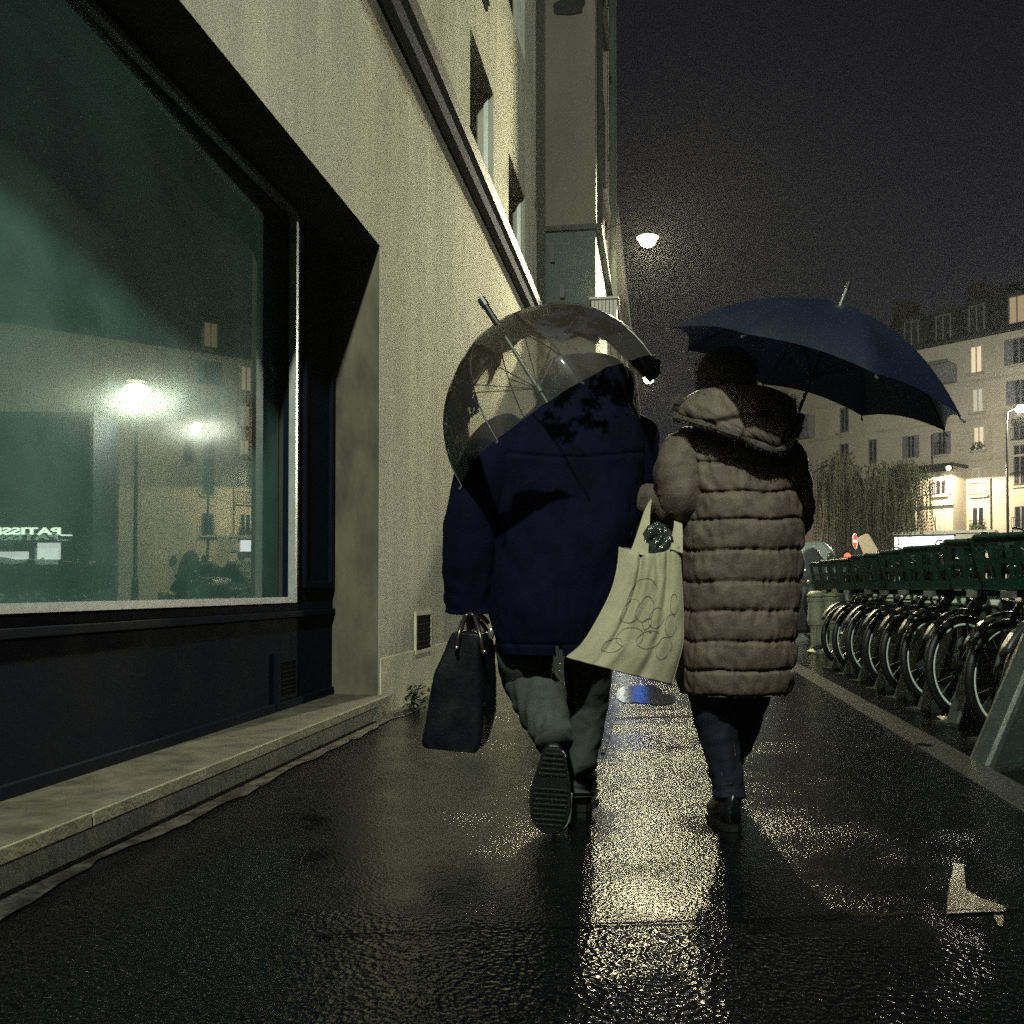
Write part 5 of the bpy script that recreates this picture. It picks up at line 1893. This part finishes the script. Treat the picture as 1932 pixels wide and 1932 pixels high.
# vent slit in the tails of the coat, open front and back
zs_ = mz(1213)
b = MB()
n = len(rings[0])
vs_ = [p_ for r_ in rings for p_ in r_]
fs_ = []
for i in range(len(rings) - 1):
    for j in range(n):
        k2 = (j + 1) % n
        c = (rings[i][j] + rings[i + 1][k2]) / 2
        if rings[i + 1][j].z < zs_ and abs(c.x - mx(1053)) < 0.013: continue
        fs_.append((i * n + j, i * n + k2, (i + 1) * n + k2, (i + 1) * n + j))
fs_.append(tuple(range((len(rings) - 1) * n, len(rings) * n)))
b.add(vs_, fs_)
mcoat = b.build('coat', M['navy_coat'], man, xf=MMx, smooth=True, solid=0.008)
b = MB()
b.loft(limb([(mx(985), .09, mz(808), .07), (mx(950), .07, mz(830), .105), (mx(915), .02, mz(900), .108), (mx(893), -.01, mz(975), .102), (mx(886), .0, mz(1060), .096), (mx(887), .02, mz(1120), .093), (mx(888), .03, mz(1152), .091)], 70, 40, cloth_fold(5, .010, along=8), ), True, True)
b.build('sleeve', M['navy_coat'], man, xf=MMx, smooth=True)
b = MB()
b.loft(limb([(mx(1185), .10, mz(800), .07), (mx(1205), .11, mz(822), .092), (mx(1208), .12, mz(870), .096), (mx(1200), .16, mz(915), .088), (mx(1175), .26, mz(920), .078), (mx(1145), .37, mz(910), .066)], 60, 40, cloth_fold(6, .010, along=8)))
b.build('sleeve', M['navy_coat'], man, xf=MMx, smooth=True)
# fur edge of the hood
b = MB()
rf = random.Random(5)
cur = []
for k in range(33):
    a = R(-60) + R(300) * k / 32
    cur.append(Vector((mx(1112) + .172 * math.cos(a), .265 - 0.02 * math.cos(a), mz(706) + .115 * math.sin(a))))
b.tube(cur, 0.018, 6)
fur(b, cur, 3200, .024, .008, rf, Vector((mx(1112), .2, mz(706))), .002)
b.build('hood_trim', M['navy_fur'], mcoat, xf=MMx)
# trousers: left leg swung back with the heel up, right leg planted
b = MB()
b.loft(limb([(mx(990), .04, mz(1180), .100), (mx(991), .05, .55, .102), (mx(1000), .07, .47, .098), (mx(1018), -.02, .41, .094), (mx(1029), -.13, .36, .080), (mx(1038), -.22, .32, .066), (mx(1041), -.262, .298, .060)], 70, 40, cloth_fold(8, .012, along=9)))
b.loft(limb([(mx(1112), .05, mz(1180), .090), (mx(1112), .06, mz(1250), .086), (mx(1111), .12, mz(1340), .078), (mx(1098), .12, mz(1430), .066), (mx(1096), .11, mz(1480), .064), (mx(1098), .10, mz(1512), .060)], 90, 40,
           lambda q, s: 0.010 * N3(q * 1.4, s * 8, 3) + (0.008 * max(0, s - .66) / .34) * math.sin(s * 78 + 2.6 * math.cos(q + 1) + 2 * N3(q, s * 5, 2)) + .006 * N3(q * 3, s * 22, 8)))
b.build('trousers', M['trouser_grey'], man, xf=MMx, smooth=True)
# raised shoe: toe on the ground, sole turned to the viewer
up, so = shoe_mesh(0.285, 0.122, 0.10)
XX = MMx @ Matrix.LocRotScale(Vector((mx(1040), -.325, 0.285)), (Matrix.Rotation(R(4), 3, 'Y') @ Matrix.Rotation(R(-80), 3, 'X')).to_quaternion(), None)
s_ = up.build('shoe', M['shoe'], man, xf=XX, smooth=True)
so.build('sole', M['rubber'], s_, xf=XX, bevel=0.004)
b = MB()
wl = []
for i in range(21):
    t = 0.52 + 0.48 * i / 20
    wv = 0.122 * 0.5 * 1.02 * (1 - max(0, (t - 0.82) / 0.18) ** 2.2 * 0.8)
    wl.append(Vector((wv + 0.001, t * 0.288, 0.016)))
b.tube(wl, 0.008, 6)
b.build('welt', M['welt'], s_, xf=XX)
up, so = shoe_mesh(0.285, 0.112, 0.10)
XX = MMx @ Matrix.LocRotScale(Vector((mx(1098), .05, 0.002)), Matrix.Rotation(R(-5), 3, 'Z').to_quaternion(), None)
s_ = up.build('shoe', M['shoe'], man, xf=XX, smooth=True)
so.build('sole', M['rubber'], s_, xf=XX)


# ================================================================== UMBRELLAS
def umbrella(name, label, c, axis, toe, Rr, H, n, phase, sag, cmat, rib_in, ferrule, shaft_len, steep=2.0, handle=True, rib_m='black_metal', shaft_r=0.006, ferrule_r=0.006, fer_m='chrome', soft=0.03, crumple=0.0):
    axis = axis.normalized()
    x_ = (toe - axis * toe.dot(axis)).normalized()
    y_ = axis.cross(x_)
    X = Matrix(((x_.x, y_.x, axis.x, c.x), (x_.y, y_.y, axis.y, c.y), (x_.z, y_.z, axis.z, c.z), (0, 0, 0, 1)))
    o = empty(name, c, 0, label, 'umbrella')
    nseg, nr = 12, 22
    b = MB()
    uv = []
    vs_, fs_ = [], []
    nt_ = n * nseg

    def prof(v_):
        """v 0 apex .. 1 rim -> r, z"""
        r_ = Rr * math.sin(v_ * math.pi / 2) ** 1.0 if steep > 2.5 else Rr * v_ * (1.12 - 0.12 * v_)
        z_ = H * (1 - (r_ / Rr) ** steep) if steep <= 2.5 else H * math.cos(v_ * math.pi / 2)
        return r_, z_
    for i in range(nr + 1):
        v_ = i / nr
        r_, z_ = prof(v_)
        for k in range(nt_ + 1):
            a = phase + 2 * math.pi * k / nt_
            f = (k % nseg) / nseg
            m_ = math.sin(f * math.pi) ** 0.8 if f else 0.0
            rr = r_ * (1 - sag * m_ * v_ ** 1.2)
            zz = z_ - soft * m_ * Rr * math.sin(v_ * math.pi) + (sag * 0.35 * m_ * Rr * v_ ** 3)
            cr_ = crumple * m_ * v_ * (N3(rr * math.cos(a) * 9, rr * math.sin(a) * 9, zz * 9) + 0.6 * N3(rr * math.cos(a) * 22, rr * math.sin(a) * 22, zz * 14))
            rr += cr_
            vs_.append((rr * math.cos(a), rr * math.sin(a), zz + cr_ * .5))
            uv.append((k / nseg, v_))
    w1 = nt_ + 1
    for i in range(nr):
        for k in range(nt_):
            fs_.append((i * w1 + k, i * w1 + k + 1, (i + 1) * w1 + k + 1, (i + 1) * w1 + k))
    b.add(vs_, fs_)
    b.uv = uv
    cano = b.build('canopy', cmat, o, xf=X, smooth=True)
    for k in range(n):
        a = phase + 2 * math.pi * k / n
        q = MB()
        pts = []
        for i in range(15):
            r_, z_ = prof(i / 14)
            pts.append((r_ * math.cos(a), r_ * math.sin(a), z_ - 0.006))
        pts.append((Rr * 1.035 * math.cos(a), Rr * 1.035 * math.sin(a), prof(1)[1] - 0.012))
        q.tube(pts, 0.0026, 5)
        rb_ = q.build('rib', M[rib_m], o, xf=X)
        q = MB()
        r_, z_ = prof(rib_in)
        q.tube([(0.008 * math.cos(a), 0.008 * math.sin(a), H - (H - z_) - 0.17), (r_ * math.cos(a), r_ * math.sin(a), z_ - 0.008)], 0.0022, 5)
        q.build('stretcher', M[rib_m], rb_, xf=X)
        q = MB()
        r_, z_ = prof(1)
        q.tube([(Rr * 1.01 * math.cos(a), Rr * 1.01 * math.sin(a), z_ - 0.009), (Rr * 1.035 * math.cos(a), Rr * 1.035 * math.sin(a), z_ - 0.013)], 0.004, 6)
        q.build('tip', M['chrome'], rb_, xf=X)
    q = MB()
    q.tube([(0, 0, H), (0, 0, H - shaft_len)], shaft_r, 10)
    z_ = prof(rib_in)[1] - 0.17
    q.tube([(0, 0, z_ - 0.02), (0, 0, z_ + 0.02)], shaft_r * 2.0, 10)
    sh = q.build('shaft', M['black_metal'], o, xf=X)
    q = MB()
    q.tube([(0, 0, H - 0.005), (0, 0, H + ferrule * .75)], ferrule_r, 10)
    fr_ = q.build('ferrule', M[fer_m], o, xf=X)
    q = MB()
    q.tube([(0, 0, H + ferrule * .74), (0, 0, H + ferrule)], ferrule_r * 1.25, 10)
    q.build('cap', M['black_metal'], fr_, xf=X)
    q = MB()
    q.tube(cat_([(0, 0, H - shaft_len + .02), (0, 0, H - shaft_len - 0.08), (0.012, 0, H - shaft_len - 0.12), (0.045, 0, H - shaft_len - 0.135), (0.07, 0, H - shaft_len - 0.11)], 14), 0.013, 10)
    q.build('handle', M['rubber'], o, xf=X, smooth=True)
    return o


fwd = Vector((cF.x, cF.y, 0)).normalized()


def axis_cam(right, upv, toward):
    """axis from its picture direction (right, up) and its lean towards the viewer"""
    return (cR * right + Vector((0, 0, 1)) * upv - fwd * toward).normalized()


# navy umbrella: leans right, seen a little from below
th = R(21.7)
uc = P(1530, 717, 3.22)
elev = (uc - CO).normalized()
perp = (cR * math.sin(th) + Vector((0, 0, 1)) * math.cos(th))
vdir = elev
ax = (perp - vdir * perp.dot(vdir)).normalized()
ax = (ax * math.cos(R(8.5)) + vdir * math.sin(R(8.5))).normalized()
toe = cR * math.cos(th) - Vector((0, 0, 1)) * math.sin(th)
umbrella('umbrella', 'navy blue cloth umbrella tilted to the right over the knit hat', uc, ax, toe, 0.508, 0.255, 8, R(7), 0.115, M['umb_navy'], 0.5, 0.085, 0.72)

# clear dome umbrella with a printed border
m = bpy.data.materials.new('clear_vinyl')
m.use_nodes = True
nt = m.node_tree
nt.nodes.remove(nt.nodes['Principled BSDF'])
uvn = node(nt, 'ShaderNodeUVMap')
sx = node(nt, 'ShaderNodeSeparateXYZ')
nt.links.new(uvn.outputs[0], sx.inputs[0])
tr = node(nt, 'ShaderNodeBsdfTransparent')
tr.inputs[0].default_value = (0.97, 0.97, 0.96, 1)
gl_ = node(nt, 'ShaderNodeBsdfGlossy', Roughness=0.05)
df = node(nt, 'ShaderNodeBsdfDiffuse')
df.inputs[0].default_value = (0.60, 0.52, 0.40, 1)
tl_ = node(nt, 'ShaderNodeBsdfTranslucent')
tl_.inputs[0].default_value = (0.85, 0.70, 0.50, 1)
mxd = node(nt, 'ShaderNodeMixShader')
mxd.inputs[0].default_value = 0.6
nt.links.new(df.outputs[0], mxd.inputs[1])
nt.links.new(tl_.outputs[0], mxd.inputs[2])
clear = node(nt, 'ShaderNodeMixShader')
clear.inputs[0].default_value = 0.055
nt.links.new(tr.outputs[0], clear.inputs[1])
nt.links.new(mxd.outputs[0], clear.inputs[2])
c2_ = node(nt, 'ShaderNodeMixShader')
fz = node(nt, 'ShaderNodeFresnel', IOR=1.35)
nt.links.new(fz.outputs[0], c2_.inputs[0])
nt.links.new(clear.outputs[0], c2_.inputs[1])
nt.links.new(gl_.outputs[0], c2_.inputs[2])
ink = node(nt, 'ShaderNodeBsdfPrincipled', Roughness=0.5)
ink.inputs['Specular IOR Level'].default_value = 0.25
ink.inputs['Base Color'].default_value = (0.012, 0.010, 0.014, 1)
# printed skyline band
nzs = node(nt, 'ShaderNodeTexNoise', Scale=4.2, Detail=7, Roughness=0.68)
mpp = node(nt, 'ShaderNodeMapping')
mpp.inputs['Scale'].default_value = (1.15, 2.0, 1)
nt.links.new(uvn.outputs[0], mpp.inputs[0])
nt.links.new(mpp.outputs[0], nzs.inputs['Vector'])
band = node(nt, 'ShaderNodeValToRGB')
for i_, (pos, val) in enumerate(((0.0, 0), (0.46, 0.12), (0.58, 0.52), (0.76, 0.62), (0.85, 0.40), (1.0, 0.0))):
    el = band.color_ramp.elements[i_] if i_ < 2 else band.color_ramp.elements.new(pos)
    el.position = pos
    el.color = (val, val, val, 1)
nt.links.new(sx.outputs['Y'], band.inputs[0])
sm = node(nt, 'ShaderNodeMath', operation='ADD')
nt.links.new(band.outputs[0], sm.inputs[0])
nmul = node(nt, 'ShaderNodeMath', operation='MULTIPLY_ADD')
nmul.inputs[1].default_value = 2.4
nmul.inputs[2].default_value = -0.72
nt.links.new(nzs.outputs['Fac'], nmul.inputs[0])
nt.links.new(nmul.outputs[0], sm.inputs[1])
gt = node(nt, 'ShaderNodeMapRange')
gt.inputs[1].default_value = 0.98
gt.inputs[2].default_value = 1.06
nt.links.new(sm.outputs[0], gt.inputs[0])
# every fourth gore is left clear
fl = node(nt, 'ShaderNodeMath', operation='FLOOR')
nt.links.new(sx.outputs['X'], fl.inputs[0])
md_ = node(nt, 'ShaderNodeMath', operation='MODULO')
md_.inputs[1].default_value = 8.0
nt.links.new(fl.outputs[0], md_.inputs[0])
cmpn = node(nt, 'ShaderNodeMath', operation='COMPARE')
cmpn.inputs[1].default_value = 5.0
cmpn.inputs[2].default_value = 0.2
nt.links.new(md_.outputs[0], cmpn.inputs[0])
inv = node(nt, 'ShaderNodeMath', operation='SUBTRACT')
inv.inputs[0].default_value = 1.0
nt.links.new(cmpn.outputs[0], inv.inputs[1])
farg = node(nt, 'ShaderNodeMath', operation='GREATER_THAN')
farg.inputs[1].default_value = 3.5
nt.links.new(md_.outputs[0], farg.inputs[0])
gt2 = node(nt, 'ShaderNodeMath', operation='MULTIPLY')
nt.links.new(gt.outputs[0], gt2.inputs[0])
nt.links.new(farg.outputs[0], gt2.inputs[1])
msk = node(nt, 'ShaderNodeMath', operation='MULTIPLY')
nt.links.new(gt2.outputs[0], msk.inputs[0])
nt.links.new(inv.outputs[0], msk.inputs[1])
# smoky border
bor = node(nt, 'ShaderNodeMath', operation='GREATER_THAN')
bor.inputs[1].default_value = 0.84
nt.links.new(sx.outputs['Y'], bor.inputs[0])
smoke = node(nt, 'ShaderNodeMath', operation='MULTIPLY')
smoke.inputs[1].default_value = 0.10
nt.links.new(bor.outputs[0], smoke.inputs[0])
fin0 = node(nt, 'ShaderNodeMixShader')
nt.links.new(msk.outputs[0], fin0.inputs[0])
nt.links.new(c2_.outputs[0], fin0.inputs[1])
nt.links.new(ink.outputs[0], fin0.inputs[2])
smk = node(nt, 'ShaderNodeBsdfPrincipled', Roughness=0.4)
smk.inputs['Base Color'].default_value = (0.060, 0.062, 0.058, 1)
fin = node(nt, 'ShaderNodeMixShader')
nt.links.new(smoke.outputs[0], fin.inputs[0])
nt.links.new(fin0.outputs[0], fin.inputs[1])
nt.links.new(smk.outputs[0], fin.inputs[2])
nt.links.new(fin.outputs[0], nt.nodes['Material Output'].inputs[0])
M['vinyl'] = m

dc = P(1062, 807, 3.38)
vd = (dc - CO).normalized()
pp = (cR * -0.533 + Vector((0, 0, 1)) * 0.846)
ax = (pp - vd * pp.dot(vd)).normalized()
ax = (ax * math.cos(R(13)) + vd * math.sin(R(13))).normalized()
toe = cR * 0.787 + Vector((0, 0, 1)) * 0.617
umbrella('umbrella', 'clear dome umbrella with a dark printed border over the hooded man', dc, ax, toe, 0.42, 0.435, 8, R(10), 0.05, M['vinyl'], 0.42, 0.13, 0.50, 3.0, True, 'black_metal', 0.008, 0.013, 'rubber', 0.01, 0.014)

# ================================================================== BAGS
# canvas tote hanging from the woman's forearm
TD = 3.05
t_left = [(1168, 1031), (1163, 1075), (1150, 1120), (1122, 1175), (1096, 1215), (1068, 1239)]
t_right = [(1283, 1030), (1286, 1080), (1289, 1130), (1290, 1175), (1288, 1220), (1268, 1292)]
Lk, Rk = cat_(t_left, 40), cat_(t_right, 40)
tn = (-fwd).normalized()


def tote_pt(u, v_, side):
    i = v_ * 39
    j = min(int(i), 38)
    f = i - j
    lx, ly = Lk[j][0] + (Lk[j + 1][0] - Lk[j][0]) * f, Lk[j][1] + (Lk[j + 1][1] - Lk[j][1]) * f
    rx_, ry_ = Rk[j][0] + (Rk[j + 1][0] - Rk[j][0]) * f, Rk[j][1] + (Rk[j + 1][1] - Rk[j][1]) * f
    x, y = lx + (rx_ - lx) * u, ly + (ry_ - ly) * u
    if v_ < 0.25: y += 14 * math.sin(u * math.pi) * (1 - v_ / 0.25) * (1 if side > 0 else 0.4)
    p_ = P(x, y, TD)
    env = math.sin(max(0.0, min(1.0, u)) * math.pi) ** 0.6
    bulge = env * (0.018 + 0.045 * v_ ** 0.8)
    if side > 0:
        # creases running down from the strap ends
        f1 = math.exp(-((u - (0.36 - 0.10 * v_)) / 0.035) ** 2)
        f2 = math.exp(-((u - (0.80 - 0.12 * v_)) / 0.045) ** 2)
        f3 = math.exp(-((u - 0.62) / 0.05) ** 2) * max(0, 1 - v_ * 2.4)
        bulge += (-0.020 * f1 * (1 - 0.55 * v_) - 0.016 * f2 * (1 - 0.4 * v_) - 0.014 * f3) + 0.008 * math.exp(-((u - (0.46 - .12 * v_)) / 0.06) ** 2)
        bulge += 0.006 * N3(u * 5, v_ * 4, 2) * env + 0.003 * N3(u * 14 + v_ * 6, v_ * 7, 5) * env
    return p_ + tn * bulge * side + Vector((0, 0, 0.004 * N3(u * 8, 0, 7)))


tt_ = tote_pt(0.5, 0.5, 1)
tote = empty('tote_bag', P(1200, 1040, TD), 0, 'cream canvas tote bag hanging from the forearm between the two walkers', 'bag')
b = MB()
nu, nv = 60, 60
fr_ = [[tote_pt(u / nu, v_ / nv, 1) for u in range(nu + 1)] for v_ in range(nv + 1)]
bk_ = [[tote_pt(u / nu, v_ / nv, -1) for u in range(nu + 1)] for v_ in range(nv + 1)]
rings = [fr_[i] + bk_[i][::-1] for i in range(nv + 1)]
b.loft(rings, False, True)
tb2 = b.build('pouch', M['tote'], tote, smooth=True)
b = MB()


def ribbon(bb, pts, wd, side=None):
    pts = [Vector(p_) for p_ in pts]
    a_, c_ = [], []
    for i in range(len(pts)):
        t = (pts[min(i + 1, len(pts) - 1)] - pts[max(i - 1, 0)]).normalized()
        s_ = t.cross(tn).normalized() * (wd[i] if hasattr(wd, '__len__') else wd)
        a_.append(pts[i] - s_)
        c_.append(pts[i] + s_)
    bb.loft([a_, c_], False, False, closed=False)


for dd, (xa, xb) in ((-0.014, ((1206, 1046), (1276, 1034))), (0.035, ((1213, 1052), (1270, 1044)))):
    wrist = [(1215, 1000, .06), (1225, 952, .20), (1240, 932, .33), (1266, 940, .33), (1279, 985, .16)]
    k = [P(xa[0], xa[1], TD + dd)] + [P(x, y_, TD + dd * .5 + e_) for (x, y_, e_) in wrist] + [P(xb[0], xb[1] + 6, TD + dd)]
    pts = cat_([tuple(x) for x in k], 40)
    ribbon(b, pts, [0.030 - 0.026 * min(1, i / 14) if i < 20 else 0.005 + 0.016 * max(0, (i - 26) / 13) for i in range(40)])
b.build('strap', M['tote'], tote, solid=0.004)
b = MB()
for (cu, cv, ru, rv, a0, a1, wob) in ((0.45, 0.42, .20, .16, 150, 330, 0), (0.50, 0.50, .10, .10, 0, 360, 1), (0.34, 0.52, .10, .09, 20, 330, 1), (0.66, 0.56, .09, .08, 0, 300, 1), (0.42, 0.72, .13, .09, 100, 400, 1),
                                     (0.62, 0.74, .12, .08, 0, 320, 1), (0.84, 0.62, .07, .09, 0, 300, 1), (0.80, 0.80, .08, .07, 40, 380, 1), (0.56, 0.60, .05, .04, 0, 360, 2), (0.30, 0.80, .09, .06, 0, 330, 1), (0.86, 0.45, .05, .08, 0, 330, 1)):
    pts = []
    for i in range(40):
        a = R(a0 + (a1 - a0) * i / 39)
        u = cu + ru * math.cos(a) * (1 + .25 * wob * N3(math.cos(a) * 2, cu * 9, 1))
        v_ = cv + rv * math.sin(a) * (1 + .25 * wob * N3(math.sin(a) * 2, cv * 9, 5))
        pts.append(tote_pt(min(.98, max(.02, u)), min(.97, max(.03, v_)), 1) + tn * 0.0016)
    ribbon(b, pts, 0.0008)
pts = [tote_pt(0.60 + 0.035 * t, 0.665 + 0.012 * t, 1) + tn * 0.002 for t in (0, .25, .5, .75, 1)]
ribbon(b, pts, [0.001, .004, .005, .004, .001])
b.build('line_drawing', M['ink'], tb2)
# crumpled dark plastic sack in the mouth of the tote
b = MB()
sk_c = P(1240, 1030, TD + 0.035)
rings = []
for i in range(20):
    t = math.pi * (0.04 + 0.92 * i / 19)
    rings.append([sk_c + cR * (0.055 * math.sin(t) * math.cos(q) * (1 + .3 * N3(math.cos(q) * 2, math.sin(q) * 2, t * 2))) + fwd * (0.030 * math.sin(t) * math.sin(q) * (1 + .4 * N3(math.cos(q) * 3, t * 3, 2))) +
                  Vector((0, 0, -0.075 * math.cos(t) * (1 + .15 * N3(q, t * 3, 4)))) for q in [2 * math.pi * k / 28 for k in range(28)]])
b.loft(rings)
tag(b.build('plastic_sack', M['plastic']), 'crumpled dark glossy plastic sack poking out of the cream tote', 'plastic bag')

# black leather bag in the man's left hand
LD = 3.28
s3 = LD / FPX
lb_c = P(868, 1300, LD)
bag = empty('hand_bag', (lb_c.x, lb_c.y, lb_c.z - 0.22), YAW, "black glossy leather shopper bag carried in the hooded man's hand", 'bag')
b = MB()
# (py, left px, right px of the front face, right px of the gusset)
rowsb = [(1198, 853, 905, 925), (1215, 843, 905, 932), (1245, 830, 905, 938), (1290, 815, 908, 940), (1340, 805, 910, 941), (1380, 799, 908, 932), (1408, 796, 905, 920), (1416, 802, 898, 908)]
rings = []
for (py, xl, xm, xr) in cat_(rowsb, 40):
    tilt = (py - 1200) * 0.028
    A0 = P(xl, py - 4 + tilt * 0, LD)
    A1 = P(xm, py + tilt, LD - 0.03)
    A2 = P(xr, py - 6, LD + 0.10)
    A3 = P(xl + 12, py - 10, LD + 0.13)
    ring = []
    for s_, e_, m_ in ((A0, A1, 10), (A1, A2, 7), (A2, A3, 10), (A3, A0, 7)):
        for k in range(m_):
            f = k / m_
            p_ = s_.lerp(e_, f)
            ring.append(p_)
    cen = sum(ring, Vector()) / len(ring)
    out = []
    for j, p_ in enumerate(ring):
        prv, nxt = ring[j - 1], ring[(j + 1) % len(ring)]
        p2_ = p_ * 0.5 + (prv + nxt) * 0.25
        dv = (p2_ - cen)
        out.append(p2_ + dv.normalized() * (0.008 * N3(j * .35, py * .02, 3) - 0.010 * (1 if 10 < j < 17 else 0) * math.sin((j - 10) * math.pi / 7)))
    rings.append(out)
b.loft(rings, True, True)
b.build('pouch', M['leather'], bag, smooth=True)
b = MB()
for (x0, y0, x1, y1, dd) in ((861, 1212, 912, 1222, -0.025), (866, 1200, 922, 1208, 0.10)):
    k = [P(x0, y0 + 14, LD + dd), P(x0 + 6, y0 - 20, LD + dd + .01), P(878, 1165, LD + 0.04), P(886, 1158, LD + 0.05), P(895, 1164, LD + 0.04), P(x1 - 6, y1 - 22, LD + dd + .01), P(x1, y1 + 14, LD + dd)]
    b.tube(cat_([tuple(x) for x in k], 30), 0.0085, 8)
b.build('handle', M['strap'], bag, smooth=True)
b = MB()
for (x0, y0) in ((862, 1222), (914, 1230)): b.ball(P(x0, y0, LD - 0.045), 0.007, 8, 6)
b.ball(P(926, 1196, LD + 0.03), 0.012, 8, 6, (1, .6, 1.8))
b.build('buckle', M['chrome'], bag, smooth=True)

# ================================================================== HAZE: drizzle in the lamp light
hz = MB()
hz.box(-66, 166, -66, 176, -1.1, 30)
m = bpy.data.materials.new('haze')
m.use_nodes = True
nt = m.node_tree
nt.nodes.remove(nt.nodes['Principled BSDF'])
pv = node(nt, 'ShaderNodeVolumePrincipled', Density=0.00025, Anisotropy=0.5)
pv.inputs['Color'].default_value = (0.9, 0.93, 0.9, 1)
nt.links.new(pv.outputs[0], nt.nodes['Material Output'].inputs['Volume'])
tag(hz.build('haze', m), kind='stuff')
